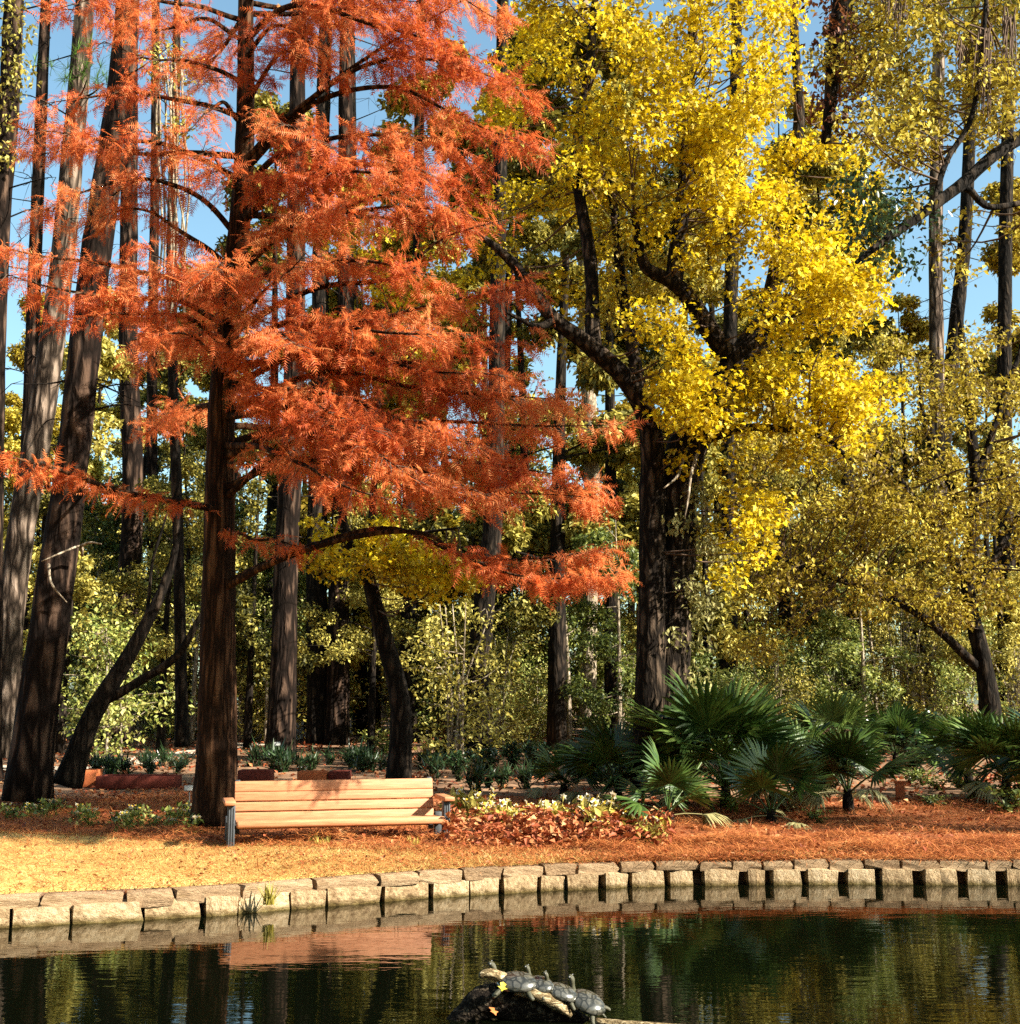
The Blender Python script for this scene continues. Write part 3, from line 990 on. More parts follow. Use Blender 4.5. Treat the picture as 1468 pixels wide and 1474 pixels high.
def cypress():
    rng = np.random.default_rng(21)
    ys = [1186, 1100, 1000, 800, 620, 450, 300, 150, 0, -250, -500]
    P, R = limb_path([(float(trunk_x(y)) + (0 if y < 1150 else 0), y, CT) for y in ys], [62, 56, 53, 46, 40, 36, 31, 27, 23, 15, 5], 90)
    base = P[0].copy(); base[2] = gz(base[0], base[1])
    root = tag(empty('bald_cypress', base), 'bald cypress with feathery orange red foliage and straight brown trunk behind the bench', 'tree')
    mb = MB()
    h = P[:, 2] - P[0, 2]
    tube(mb, P, R, 22, .03, flare=.18 * np.exp(-h / .5))
    mb.build('trunk', M['cypress_bark'], root, smooth=True)
    tw = MB()
    SP, SR, SS = [], [], []                              # sprays: position, rotation, size
    B = [  # trunk y, points, half width (m), where the foliage starts, density
        (735, [(250, 722, 15.9), (120, 690, 15.3), (0, 652, 14.6), (-70, 640, 14.2)], .20, .03, 1.9),
        (765, [(370, 775, 15.9), (440, 788, 15.5)], .22, .1, 1.2),
        (850, [(400, 806, 15.9), (490, 778, 15.4), (600, 768, 15.0), (690, 800, 14.6), (790, 832, 14.3), (905, 828, 14)], .36, .72, 1.9),
        (845, [(410, 800, 16), (560, 762, 15.5), (700, 800, 15.0), (800, 805, 14.6), (900, 788, 14.3)], .28, .80, 1.2),
        (720, [(420, 640, 15.7), (540, 625, 15.2), (700, 665, 14.6), (880, 690, 14)], .55, .25, 1.25),
        (705, [(430, 660, 15.9), (560, 690, 15.2), (700, 705, 14.6), (860, 715, 14.1)], .42, .35, 1.3),
        (640, [(470, 600, 15.6), (620, 608, 15.0), (760, 612, 14.5), (895, 612, 14.1)], .42, .35, 1.0),
        (600, [(450, 540, 15.7), (590, 555, 15.1), (730, 570, 14.7), (850, 575, 14.3)], .5, .3, 1.15),
        (600, [(430, 590, 15), (520, 640, 14.0), (620, 690, 13.3)], .5, .2, 1.2),
        (640, [(400, 650, 15.2), (470, 690, 14.2), (560, 720, 13.6)], .4, .45, .9),
        (560, [(400, 560, 15.3), (470, 590, 14.4), (540, 620, 13.8)], .45, .2, 1.2),
        (520, [(450, 470, 15.7), (560, 455, 15.2), (680, 432, 14.8), (790, 408, 14.5)], .5, .25, 1.15),
        (530, [(470, 510, 15.6), (640, 520, 15), (790, 488, 14.6)], .42, .3, 1.0),
        (480, [(440, 420, 15.8), (560, 400, 15.3), (660, 345, 15), (760, 312, 14.7)], .3, .45, .5),
        (400, [(420, 330, 15.9), (540, 300, 15.2), (690, 305, 14.7)], .5, .15, 1.15),
        (330, [(410, 265, 15.8), (530, 235, 15.2), (680, 265, 14.8)], .55, .15, 1.2),
        (290, [(400, 225, 15.8), (520, 195, 15.2), (650, 205, 14.8), (705, 235, 14.6)], .5, .25, 1.2),
        (360, [(430, 320, 15.2), (520, 290, 14.2), (600, 270, 13.6)], .5, .2, 1.1),
        (240, [(400, 180, 16), (450, 142, 15.8), (540, 72, 15.4), (620, 40, 15.2), (700, -5, 15)], .5, .6, .8),
        (240, [(450, 142, 15.8), (540, 90, 15.4), (650, 85, 15), (765, 125, 14.6)], .55, .5, 1.4),
        (250, [(450, 150, 15.8), (560, 122, 15.4), (680, 170, 15), (785, 208, 14.6)], .5, .5, 1.2),
        (160, [(400, 80, 15.8), (440, 85, 15.5), (495, 112, 15.2)], .35, .15, 1.4),
        (90, [(390, 40, 15.8), (430, 50, 15.4), (470, 80, 15.1)], .4, .05, 1.3),
        (60, [(300, 30, 16), (220, 42, 15.6), (150, 22, 15.3)], .45, .1, 1.1),
        (120, [(290, 92, 16), (220, 85, 15.5), (150, 60, 15.2)], .4, .2, .8),
        (0, [(430, -30, 15.8), (520, -10, 15.3), (640, 5, 15)], .5, .2, 1.2),
        (-60, [(430, -70, 15.7), (560, -60, 15.2), (740, 30, 14.7)], .55, .3, 1.3),
        (260, [(260, 215, 16), (150, 200, 15.6), (30, 185, 15.2)], .42, .2, 1.0),
        (170, [(270, 145, 16), (160, 135, 15.6), (60, 150, 15.2)], .4, .3, .8),
        (30, [(260, 5, 16), (180, -10, 15.6), (90, 10, 15.3)], .42, .2, 1.0),
        (340, [(270, 272, 16.2), (160, 262, 15.9), (70, 300, 15.6)], .42, .2, 1.1),
        (390, [(260, 330, 16.4), (180, 300, 16.3), (110, 330, 16.2)], .4, .2, 1.1),
        (440, [(250, 400, 16), (120, 378, 15.4), (-20, 352, 14.9)], .42, .35, 1.3),
        (470, [(240, 430, 15.8), (120, 425, 15.2), (10, 395, 14.8)], .42, .3, 1.2),
        (500, [(280, 465, 15.9), (200, 450, 15.5), (90, 462, 15.1)], .4, .2, 1.1),
        (470, [(300, 420, 15.4), (260, 390, 14.8), (215, 360, 14.4)], .4, .2, 1.0),
        (470, [(370, 430, 15.4), (410, 395, 14.8), (440, 365, 14.4)], .4, .2, 1.0),
        (540, [(300, 500, 15.5), (250, 480, 14.9), (190, 490, 14.5)], .4, .2, .9),
        (540, [(360, 500, 15.4), (400, 480, 14.6), (430, 500, 14.0)], .45, .1, 1.2),
        (420, [(330, 400, 15.4), (320, 380, 14.4), (300, 395, 13.8)], .45, .2, .9),
        (280, [(330, 250, 15.5), (310, 230, 14.8), (290, 215, 14.3)], .4, .2, .8),
        (180, [(320, 150, 15.8), (300, 160, 15.2), (270, 190, 14.8)], .35, .3, .6),
        (590, [(440, 560, 15.2), (560, 600, 14.4), (700, 640, 13.8)], .5, .3, 1.1),
        (660, [(420, 620, 15.4), (520, 650, 14.6), (640, 680, 14.0), (740, 720, 13.6)], .45, .4, 1.1),
        (560, [(460, 500, 15.4), (600, 530, 14.6), (740, 540, 14.0)], .5, .3, 1.1),
        (500, [(440, 460, 15.3), (560, 480, 14.4), (680, 480, 13.8)], .5, .3, 1.1),
        (420, [(430, 380, 15.5), (540, 380, 14.8), (660, 400, 14.3)], .45, .3, 1.0),
        (300, [(430, 250, 15.3), (540, 250, 14.4), (620, 240, 13.9)], .5, .2, 1.1),
        (60, [(420, 10, 15.6), (560, 40, 15), (700, 80, 14.5)], .5, .3, 1.2),
        (200, [(390, 180, 15.4), (430, 190, 14.8), (470, 210, 14.4)], .4, .3, .7),
    ]
    # boughs on the far side and above the frame
    for k in range(26):
        y0 = rng.uniform(-450, 620)
        ang = rng.uniform(.12, math.pi - .12) if k < 14 else rng.uniform(0, 2 * math.pi)
        if k >= 14:
            y0 = rng.uniform(-480, -150)
        L = np.interp(y0, [-500, 0, 620], [.8, 2.6, 4.2])
        p0 = at(float(trunk_x(y0)), y0, CT)
        d = np.array([math.cos(ang), math.sin(ang), .12])
        B.append((y0, [p0 + d * L * .4, p0 + d * L * .75 + np.array([0, 0, .03]), p0 + d * L + np.array([0, 0, -.12])], .45, .2, .8))
    for (y0, pts, hw, f0, dens) in B:
        p0 = at(float(trunk_x(y0)), y0, CT)
        W = np.array([p0] + [(at(p[0] - (22 if p[0] > 600 else 0), p[1], p[2]) if not isinstance(p, np.ndarray) else p) for p in pts])
        n = 8 * len(W)
        Q = smooth_path(W, n)
        seg = np.concatenate([[0], np.cumsum(np.linalg.norm(np.diff(Q, axis=0), axis=1))])
        L = seg[-1]
        u = seg / L
        Q = Q + np.stack([np.sin(u * 11 + y0), np.sin(u * 9 + 2 * y0), np.sin(u * 13 + y0)], -1) * .025 * np.sin(u * math.pi)[:, None]
        r0 = min(.052, .014 + .011 * L)
        lm = MB()
        tube(lm, Q, np.maximum(.006, r0 * (1 - u) ** .8), 7, .03)
        lm.build('limb', M['cypress_bark'], root, smooth=True)
        T = np.gradient(Q, axis=0); T /= np.linalg.norm(T, axis=1, keepdims=True)
        nb = int(16 * L * (1 - f0 * .7))
        for _ in range(nb):
            t = rng.uniform(f0 * .9, 1) if rng.random() < .9 else rng.uniform(.05, 1)
            i = min(n - 1, int(np.searchsorted(u, t)))
            p = Q[i]; tv = T[i]
            side = np.cross(tv, [0, 0, 1.0]); side /= np.linalg.norm(side) + 1e-6
            s = rng.choice((-1, 1))
            bl = .85 * hw * rng.uniform(.4, 1.3) * (1.15 - .7 * max(0, t - .4))
            d = s * side * rng.uniform(.5, 1) + tv * rng.uniform(.25, 1.0) + np.array([0, 0, rng.normal(-.10, .30)])
            d /= np.linalg.norm(d)
            e = p + d * bl + np.array([0, 0, -.12 * bl])
            bp = smooth_path([p, p + d * bl * .55 + rng.normal(0, .02, 3), e], 6)
            tube(tw, bp, np.linspace(.007, .002, 6), 3, cap=False)
            k = int(rng.uniform(.75, 1.25) * 9.2 * dens * (bl / .4))
            w = rng.random(k) ** .7
            pos = np.stack([np.interp(w, np.linspace(0, 1, 6), bp[:, a]) for a in range(3)], -1) + rng.normal(0, .04, (k, 3))
            hd = math.atan2(d[1], d[0]) - math.pi / 2
            SP.append(pos)
            SR.append(np.stack([hd + rng.normal(0, .75, k), rng.normal(-.5, .55, k), rng.normal(0, .9, k)], -1))
            SS.append(rng.uniform(.15, .32, k))
    tw.build('twigs', M['twig'], root)
    SP = np.concatenate(SP); SR = np.concatenate(SR); SS = np.concatenate(SS)
    mb = MB()
    for i, (tv_, tf_) in enumerate(FEATHERS):
        q = slice(i, None, len(FEATHERS))
        scatter(mb, tv_, tf_, SP[q], rot_arr(SR[q, 0], SR[q, 1], SR[q, 2]), SS[q])
    mb.build('crown', M['red_leaf'], root)
    print('cypress sprays', len(SP))


cypress()


# ------------------------------------------------------------------ pines and other single trees
def needles(root, spots, rng, r=.45, per=130, size=.28):
    mb = MB()
    for c in spots:
        for _ in range(7):
            q = c + rng.normal(0, r * .6, 3)
            n = per // 7
            v = rng.normal(0, 1, (n, 3)); v[:, 2] += .4
            v /= np.linalg.norm(v, axis=1, keepdims=True)
            yaw = np.arctan2(-v[:, 0], v[:, 1]); pit = np.arcsin(v[:, 2])
            scatter(mb, NEEDLE_V * np.array([2.0, 1, 1]), NEEDLE_F, np.repeat(q[None], n, 0), rot_arr(yaw, pit, np.zeros(n)), np.full(n, size) * rng.uniform(.7, 1.2, n))
    mb.build('crown', M['needle'], root)


def pine(name, label, pts, wpx, bark='pine_bark', group='tall pine trunks', crown=True, tuft=(), stubs=(), seed=0, cat='tree', ivy=()):
    rng = np.random.default_rng(300 + seed)
    P, R = limb_path(pts, wpx, 46)
    base = P[0].copy(); base[2] = gz(base[0], base[1])
    top = P[-1]
    root = tag(empty(name, base), label, cat, group)
    d = P[-1] - P[-4]; d = d / np.linalg.norm(d)
    ext = np.array([top + d * t for t in (1.0, 2.5, 4.5, 7.0)])
    PP = np.vstack([P, ext]); RR = np.concatenate([R, R[-1] * np.array([.92, .75, .5, .15])])
    mb = MB()
    h = PP[:, 2] - PP[0, 2]
    tube(mb, PP, RR, 18, .03, flare=.22 * np.exp(-h / .4))
    mb.build('trunk', M[bark], root, smooth=True)
    spots = [at(*t) for t in tuft]
    lb = MB(); any_l = False
    for t in tuft:
        c = at(*t); k = PP[int(np.abs(PP[:, 2] - c[2] - .1).argmin())]
        tube(lb, smooth_path([k, (k + c) / 2 + np.array([0, 0, -.1]), c], 6), np.linspace(.035, .012, 6), 5); any_l = True
    if crown:
        for k in range(12):
            a = rng.uniform(0, 2 * math.pi); L = rng.uniform(.6, 2.4)
            b = top + d * rng.uniform(2.0, 6.8)
            c = b + np.array([math.cos(a) * L, math.sin(a) * L, rng.uniform(-.1, .6)])
            tube(lb, smooth_path([b, (b + c) / 2 + np.array([0, 0, -.15]), c], 5), np.linspace(.05, .012, 5), 5); any_l = True
            spots.append(c); spots.append((b + c) / 2 + rng.normal(0, .2, 3))
    for k in range(16):                                  # thin bare side branches
        i = rng.integers(len(P) // 3, len(P) - 1)
        a = rng.uniform(0, 2 * math.pi); L = rng.uniform(.5, 2.2)
        b = P[i]; e = b + np.array([math.cos(a) * L, math.sin(a) * L, L * rng.uniform(-.35, .25)])
        Q = smooth_path([b, (b + e) / 2 + rng.normal(0, .10, 3) * L, e], 7)
        tube(lb, Q, np.linspace(.022, .004, 7), 4, cap=False); any_l = True
        for q in range(5):
            c = Q[rng.integers(2, 7)]
            d_ = rng.normal(0, .28, 3) * L * .6
            tube(lb, smooth_path([c, c + d_ * .5 + rng.normal(0, .04, 3), c + d_], 4), np.linspace(.008, .003, 4), 3, cap=False)
    for sp in stubs:
        Q = [at(*q) for q in sp]
        mb = MB()
        tube(mb, smooth_path(Q, 10), np.linspace(.026, .010, 10), 6)
        mb.build('dead_branch', M['pale_bark'], root, smooth=True)
    if any_l:
        lb.build('branches', M['dark_bark'], root, smooth=True)
    if spots:
        needles(root, spots, rng)
    if ivy:
        mb = MB()
        C = np.array([at(*q) for q in ivy])
        leaf_cloud(mb, C, np.full(len(C), .32), 60, .11, 'leaf', 1, -.7, 0, rng)
        mb.build('creeper_leaves', M['olive_leaf'], root)
    return root


def base_y(px, py):
    return float(gp(px, py)[1])


pine('pine_tree', 'thick leaning pine trunk, very dark at its foot, at the left edge', [(38, 1152, 19.5), (72, 880, 19.5), (106, 660, 19.5), (130, 480, 19.5), (150, 300, 19.5), (170, 130, 19.5), (182, 0, 19.5), (190, -140, 19.5)],
     [62, 54, 47, 45, 43, 40, 36, 32], stubs=[[(118, 800, 19.2), (116, 786, 19.0), (90, 795, 18.7), (60, 808, 18.6)], [(116, 786, 19.0), (130, 781, 18.8), (146, 783, 18.7)], [(70, 812, 19.1), (74, 840, 19.0), (96, 867, 19.1)]], seed=1,
     )
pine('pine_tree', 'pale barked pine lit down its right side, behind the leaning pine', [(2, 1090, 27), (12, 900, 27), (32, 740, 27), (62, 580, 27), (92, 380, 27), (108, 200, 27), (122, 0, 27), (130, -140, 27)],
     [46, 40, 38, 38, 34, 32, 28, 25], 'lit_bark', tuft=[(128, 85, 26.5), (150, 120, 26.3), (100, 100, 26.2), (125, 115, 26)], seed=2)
pine('pine_tree', 'thin dark straight pine trunk against the sky at the left', [(20, 1075, 34), (40, 700, 34), (48, 350, 34), (62, 120, 34), (70, -60, 34)], [24, 22, 19, 17, 15], seed=3)
pine('pine_tree', 'grey trunk at the left border with yellow green creeper round it', [(-22, 1120, 23), (-14, 700, 23), (0, 330, 23), (12, 120, 23), (24, -60, 23)], [40, 36, 32, 30, 28],
     seed=4, ivy=[(8, 60, 22.8), (22, 90, 22.7), (15, 130, 22.7), (30, 40, 22.6), (6, 170, 22.7), (20, 10, 22.6), (35, 110, 22.5), (10, 225, 22.7)])
pine('pine_tree', 'dark straight trunk between the leaning pine and the red cypress', [(165, 1062, 33), (180, 900, 33), (194, 700, 33), (186, 480, 33), (184, 250, 33), (186, 0, 33), (188, -120, 33)], [38, 32, 30, 27, 25, 23, 21], seed=5)
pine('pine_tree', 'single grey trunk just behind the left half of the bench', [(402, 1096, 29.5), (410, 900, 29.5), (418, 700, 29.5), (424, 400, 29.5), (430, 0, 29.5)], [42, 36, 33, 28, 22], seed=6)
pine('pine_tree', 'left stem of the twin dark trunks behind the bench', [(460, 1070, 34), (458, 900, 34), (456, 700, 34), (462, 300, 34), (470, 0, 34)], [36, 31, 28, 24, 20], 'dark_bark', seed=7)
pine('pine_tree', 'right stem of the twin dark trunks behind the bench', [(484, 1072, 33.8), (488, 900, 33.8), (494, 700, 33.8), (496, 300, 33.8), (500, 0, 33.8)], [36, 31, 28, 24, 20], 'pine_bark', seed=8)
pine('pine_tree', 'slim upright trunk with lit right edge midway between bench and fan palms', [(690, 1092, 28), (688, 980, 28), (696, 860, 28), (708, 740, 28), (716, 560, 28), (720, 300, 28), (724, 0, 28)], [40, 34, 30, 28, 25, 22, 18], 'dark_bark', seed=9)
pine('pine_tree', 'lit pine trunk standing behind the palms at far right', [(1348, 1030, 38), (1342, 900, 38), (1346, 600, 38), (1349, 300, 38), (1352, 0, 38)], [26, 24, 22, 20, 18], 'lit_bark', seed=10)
pine('pine_tree', 'slightly slanting dark pine trunk against the blue sky at right', [(1322, 1020, 42), (1352, 700, 42), (1376, 480, 42), (1390, 300, 42), (1402, 0, 42)], [24, 22, 21, 19, 16], 'dark_bark', seed=11)
pine('pine_tree', 'dark stout trunk stub showing between gold leaves right of the yellow tree', [(1048, 1030, 36), (1048, 900, 36), (1050, 700, 36), (1056, 300, 36), (1060, 0, 36)], [26, 24, 22, 20, 16], 'dark_bark', seed=12)
pine('pine_tree', 'dark trunk at the right border behind the gold tree', [(1452, 1035, 33), (1448, 900, 33), (1446, 700, 33), (1450, 300, 33), (1452, 0, 33)], [28, 25, 22, 19, 16], 'dark_bark', seed=13)
pine('pine_tree', 'pale trunk showing through the red cypress tips beside the yellow tree', [(846, 1040, 36), (848, 880, 36), (850, 700, 36), (846, 500, 36), (842, 300, 36), (840, 0, 36)], [24, 23, 22, 21, 19, 16], 'pale_bark', seed=14)
pine('pine_tree', 'thin dark trunk in the blue gap above the orange foliage', [(520, 1060, 40), (512, 700, 40), (506, 300, 40), (502, 0, 40)], [22, 20, 18, 16], 'dark_bark', seed=15)
pine('pine_tree', 'thin grey trunk in the sky gap left of the cypress trunk', [(222, 1055, 40), (220, 700, 40), (222, 300, 40), (224, 0, 40)], [18, 16, 14, 12], 'pine_bark', seed=16)
pine('pine_tree', 'thin trunk rising right of the twin trunks behind red foliage', [(612, 1055, 44), (608, 700, 44), (604, 300, 44), (606, 0, 44)], [20, 18, 16, 14], 'dark_bark', seed=17)


# slender trunk draped with pale hanging vines
def vines_extra(root):
    rng = np.random.default_rng(17)
    for k in range(9):
        x = 232 + k * 4.2 + rng.normal(0, 2)
        mb = MB()
        Q = [at(x + rng.normal(0, 5), y, 22.6 + rng.normal(0, .12)) for y in (90, 170, 260, 350, 430 + rng.uniform(0, 80))]
        tube(mb, smooth_path(Q, 18), np.full(18, .020), 5)
        mb.build('vine', M['pale_bark'], root, smooth=True)


photo_tree('vine_draped_tree', 'slender dark tree with pale vines hanging down, left of the cypress trunk', 'tree',
           ([(262, 1075, 23.5), (256, 800, 23.5), (250, 500, 23.5), (248, 300, 23.5), (252, 100, 23.5), (258, -100, 23.5)], [18, 16, 15, 14, 13, 9]),
           [], [(250, 110, 40, 50, 22.5, 24, 8), (255, 185, 20, 20, 22.5, 23, 3)], 'olive_leaf', 'dark_bark', .10, 60, crad=.35, extra=vines_extra, seed=18)
# leaning forked small tree on the left
photo_tree('leaning_tree', 'thin bare leaning tree forking low between the leaning pine and the cypress', 'tree',
           ([(96, 1130, 19.8), (130, 1040, 19.8), (168, 970, 19.8), (206, 900, 19.8), (236, 845, 19.8), (252, 800, 19.8), (256, 740, 19.8)], [34, 28, 24, 18, 14, 10, 7]),
           [([(148, 1010, 19.8), (195, 985, 19.7), (240, 955, 19.6), (270, 920, 19.5), (290, 885, 19.5)], [15, 13, 12, 11, 7]),
            ([(206, 905, 19.8), (214, 860, 20), (222, 800, 20.2), (240, 740, 20.3)], [6, 5, 4, 3])], [], 'olive_leaf', 'dark_bark', seed=19)
# curved small tree with golden leaves in the middle
photo_tree('crooked_tree', 'small crooked dark trunk with golden leaves, right behind the bench', 'tree',
           ([(574, 1130, 22.5), (576, 1010, 22.5), (560, 930, 22.5), (540, 870, 22.5), (520, 820, 22.5), (498, 770, 22.5), (490, 700, 22.5)], [32, 28, 25, 22, 18, 14, 9]),
           [([(532, 850, 22.5), (536, 780, 22.5), (540, 700, 22.5), (545, 560, 22.5)], [13, 12, 10, 6]),
            ([(540, 800, 22.5), (600, 770, 22), (660, 760, 21.6)], [8, 6, 3])],
           [(570, 790, 80, 45, 21, 23, 24), (640, 820, 60, 35, 21, 23, 12), (460, 780, 40, 40, 21.5, 23, 5), (560, 470, 80, 90, 20.5, 22.5, 16), (520, 360, 60, 40, 21, 23, 7), (620, 420, 60, 60, 21, 23, 8)],
           'yellow_leaf', 'dark_bark', .11, 85, 'lobe', .36, seed=20)


# ------------------------------------------------------------------ wood behind: generic trees, copied
def wood_tree(name, label, cat, group, h, rad_, z0, leaf, bark, nleaf, size, seed, tpl='leaf', stems=1):
    rng = np.random.default_rng(seed)
    root = tag(empty(name, (0, -500, 0)), label, cat, group)
    C, Rd = [], []
    tr = MB(); br = MB()
    for s_ in range(stems):
        lean = rng.normal(0, .05 * h / 8 + .10, 2)
        b0 = rng.normal(0, .12, 2) * (stems > 1)
        P = smooth_path([np.array([b0[0], b0[1], -.1]), np.array([b0[0] + lean[0] * .4, b0[1] + lean[1] * .4 + rng.normal(0, .05), h * .45]), np.array([b0[0] + lean[0] * 2, b0[1] + lean[1] * 2, h * .95])], 14)
        tube(tr, P, np.linspace(.012 * h + .02, .012, 14) / (1 + .5 * (stems > 1)), 8, .05)
        for k in range(int(16 / stems) + 4):
            t = rng.uniform(max(.08, z0 / h), .98)
            p = np.array([np.interp(t, np.linspace(0, 1, 14), P[:, a]) for a in range(3)])
            a = rng.uniform(0, 2 * math.pi)
            L = rad_ * rng.uniform(.4, 1) * math.sin(math.pi * min(1, .25 + .7 * t)) ** .7
            e = p + np.array([math.cos(a) * L, math.sin(a) * L, L * rng.uniform(-.1, .55)])
            Q = smooth_path([p, (p + e) / 2 + rng.normal(0, .08, 3), e], 6)
            tube(br, Q, np.linspace(.010 + .008 * L, .004, 6), 4, cap=False)
            for q in (.45, .7, .9, 1.0):
                C.append(np.array([np.interp(q, np.linspace(0, 1, 6), Q[:, j]) for j in range(3)]) + rng.normal(0, .22, 3))
                Rd.append(rng.uniform(.22, .5) * (.55 + .16 * rad_))
    mt = tr.mesh('trunk', M[bark], (0, 0, 0), True); link('trunk', mt, root)
    mbm = br.mesh('branches', M[bark], (0, 0, 0)); link('branches', mbm, root)
    mb = MB()
    leaf_cloud(mb, C, np.array(Rd), nleaf / len(C), size, tpl, .8, -.4, 0, rng)
    link('crown', mb.mesh('crown', M[leaf]), root)
    return root


protos = [
    wood_tree('understory_tree', 'olive leaved tree in the wood behind the bench', 'tree', 'olive trees of the wood behind', 9.5, 2.5, 1.6, 'olive_leaf', 'dark_bark', 11000, .115, 41),
    wood_tree('understory_tree', 'olive leaved tree in the wood behind the bench', 'tree', 'olive trees of the wood behind', 12.5, 2.7, 2.5, 'olive_leaf', 'dark_bark', 7000, .19, 42),
    wood_tree('understory_tree', 'yellow green leafy tree in the wood behind', 'tree', 'yellow green trees of the wood behind', 8.0, 2.4, 1.2, 'green_leaf', 'pale_bark', 8500, .14, 43),
    wood_tree('understory_tree', 'gold brown leaved tree in the wood behind', 'tree', 'gold brown trees of the wood behind', 11.0, 2.5, 2.0, 'gold_leaf', 'dark_bark', 7500, .17, 44),
]
bushes = [
    wood_tree('understory_bush', 'loose pale green bush at the edge of the wood behind', 'bush', 'pale green bushes at the wood edge', 2.6, 1.3, .25, 'green_leaf', 'pale_bark', 3200, .10, 45, stems=4),
    wood_tree('understory_bush', 'straw coloured thin bush at the edge of the wood behind', 'bush', 'straw coloured bushes at the wood edge', 3.2, 1.2, .3, 'olive_leaf', 'pale_bark', 2600, .10, 46, stems=5),
]
saplings = [
    wood_tree('sapling', 'thin pale stemmed sapling in the wood behind', 'tree', 'pale saplings in the wood', 5.0, .9, 2.4, 'green_leaf', 'pale_bark', 900, .11, 47),
    wood_tree('sapling', 'thin pale stemmed sapling in the wood behind', 'tree', 'pale saplings in the wood', 6.2, 1.0, 3.0, 'olive_leaf', 'pale_bark', 900, .11, 48),
]
used = {}
BASE = {}
MARKS = [(-40, 'behind the leaning pine'), (120, 'behind the bare leaning tree'), (235, 'just left of the cypress trunk'), (350, 'behind the left half of the bench'),
         (430, 'by the single grey trunk'), (520, 'by the twin dark trunks'), (600, 'behind the crooked tree'), (690, 'by the slim upright trunk'), (790, 'under the low red bough tip'),
         (900, 'left of the yellow tree trunk'), (1010, 'right of the yellow tree trunk'), (1120, 'behind the biggest fan palm'), (1230, 'behind the bleached fan palm'), (1330, 'by the lit pine at far right'), (1430, 'behind the gold tree trunk')]


def spot(x, y):
    px = x / y * F_PX + CX
    m = min(MARKS, key=lambda a: abs(a[0] - px))[1]
    return m + (', nearer rank' if y < 33 else ', middle rank' if y < 42 else ', farthest rank')




def place(proto, x, y, sc=1.0, rz=None, sz=None):
    first = proto.name not in used
    o = proto if first else copy_tree(proto)
    used[proto.name] = 1
    o.location = (x, y, float(gz(x, y)) - .03)
    o.rotation_euler = (0, 0, random.uniform(0, 6.28) if rz is None else rz)
    o.scale = (sc, sc, sz or sc)
    if proto.name.split('.')[0] in ('understory_tree', 'understory_bush', 'sapling', 'canopy_tree'):
        short = {'tree': 'tree', 'bush': 'bush'}[o['category']]
        head = BASE.setdefault(proto.name, o['label'].split(' in the wood')[0].split(' at the edge')[0].split(' closing')[0])
        o['label'] = head + ' ' + spot(x, y)
    elif o.get('group') == 'white flowered plants right of the bench':
        px = x / y * F_PX + CX
        o['label'] = 'white flowered plant with yellow leaves ' + ('beside the right bench leg' if px < 695 else 'between bench and middle of the lit bed' if px < 785 else 'in the middle of the lit bed' if px < 872 else 'at the far right end of the lit bed')
    elif o.get('group') == 'white flowered plants left of the bench':
        px = x / y * F_PX + CX
        o['label'] = 'small white flowered plant in the shade ' + ('at the foot of the leaning pine' if px < 110 else 'in front of the long red planter' if px < 250 else 'at the cypress foot')
    elif o.get('group') in ('dark shrubs among the palms', 'dark grassy border plants behind the bench', 'light green low plants at right'):
        head = BASE.setdefault(proto.name, ' '.join(o['label'].split(' ')[:4]))
        o['label'] = head + ' ' + spot(x, y).split(',')[0].replace('behind', 'near')
    return o


rr = random.Random(77)
# understory in three ranks; lower where the photograph shows sky above them
for (Y, n, lo, hi) in ((31, 11, .70, .95), (38, 14, .85, 1.1), (47, 17, 1.0, 1.35)):
    hw = .43 * Y + 3
    for k in range(n):
        x = -hw + 2 * hw * (k + .5 + rr.uniform(-.3, .3)) / n
        px = x / Y * F_PX + CX
        pr = protos[rr.choice((0, 0, 1, 2, 2, 3))] if px < 1000 else protos[rr.choice((0, 1, 3, 3, 2))]
        sc = rr.uniform(lo, hi)
        if px > 1290:
            sc *= .80
        elif px < 330:
            sc *= 1.05
        place(pr, x, Y + rr.uniform(-2.2, 2.2), sc)
canopy = [
    wood_tree('canopy_tree', 'tall olive leaved tree closing the view behind', 'tree', 'tall leafy trees behind the red and yellow trees', 18, 3.4, 4.5, 'olive_leaf', 'dark_bark', 26000, .18, 49),
    wood_tree('canopy_tree', 'tall gold leaved tree closing the view behind', 'tree', 'tall leafy trees behind the red and yellow trees', 19, 3.2, 5.0, 'gold_leaf', 'dark_bark', 26000, .18, 50),
]
for i, (px, Y, sc) in enumerate(((800, 27, 1.05), (720, 30, 1.1), (590, 30, 1.05), (880, 29, 1.05), (390, 36, 1.1), (1310, 36, .72), (1420, 40, .72), (1230, 31, .95), (540, 33, .85), (640, 37, .95), (760, 33, 1.0), (850, 39, 1.05), (930, 34, 1.0), (1040, 37, 1.1), (1130, 33, 1.0), (1225, 38, 1.0), (450, 38, .8), (60, 36, .74), (190, 40, .80), (310, 38, .84), (-40, 33, .72), (130, 46, .92), (250, 48, 1.0), (700, 44, 1.15), (980, 46, 1.3), (1180, 45, 1.25), (1530, 33, .9))):
    Y += 6
    place(canopy[(0, 0, 1)[i % 3]], (px - CX) / F_PX * Y, Y, sc * 1.14)
for k in range(30):
    Y = rr.uniform(27, 42)
    px = rr.uniform(-60, 1530)
    if 560 < px < 640 and Y < 30:
        continue
    place(bushes[k % 2], (px - CX) / F_PX * Y, Y, rr.uniform(.7, 1.25))
for px, py in ((800, 1055), (870, 1060), (760, 1062), (930, 1050), (1250, 1050), (245, 1062), (60, 1075)):
    p = gp(px, py)
    place(bushes[0], p[0], p[1], rr.uniform(.8, 1.1))
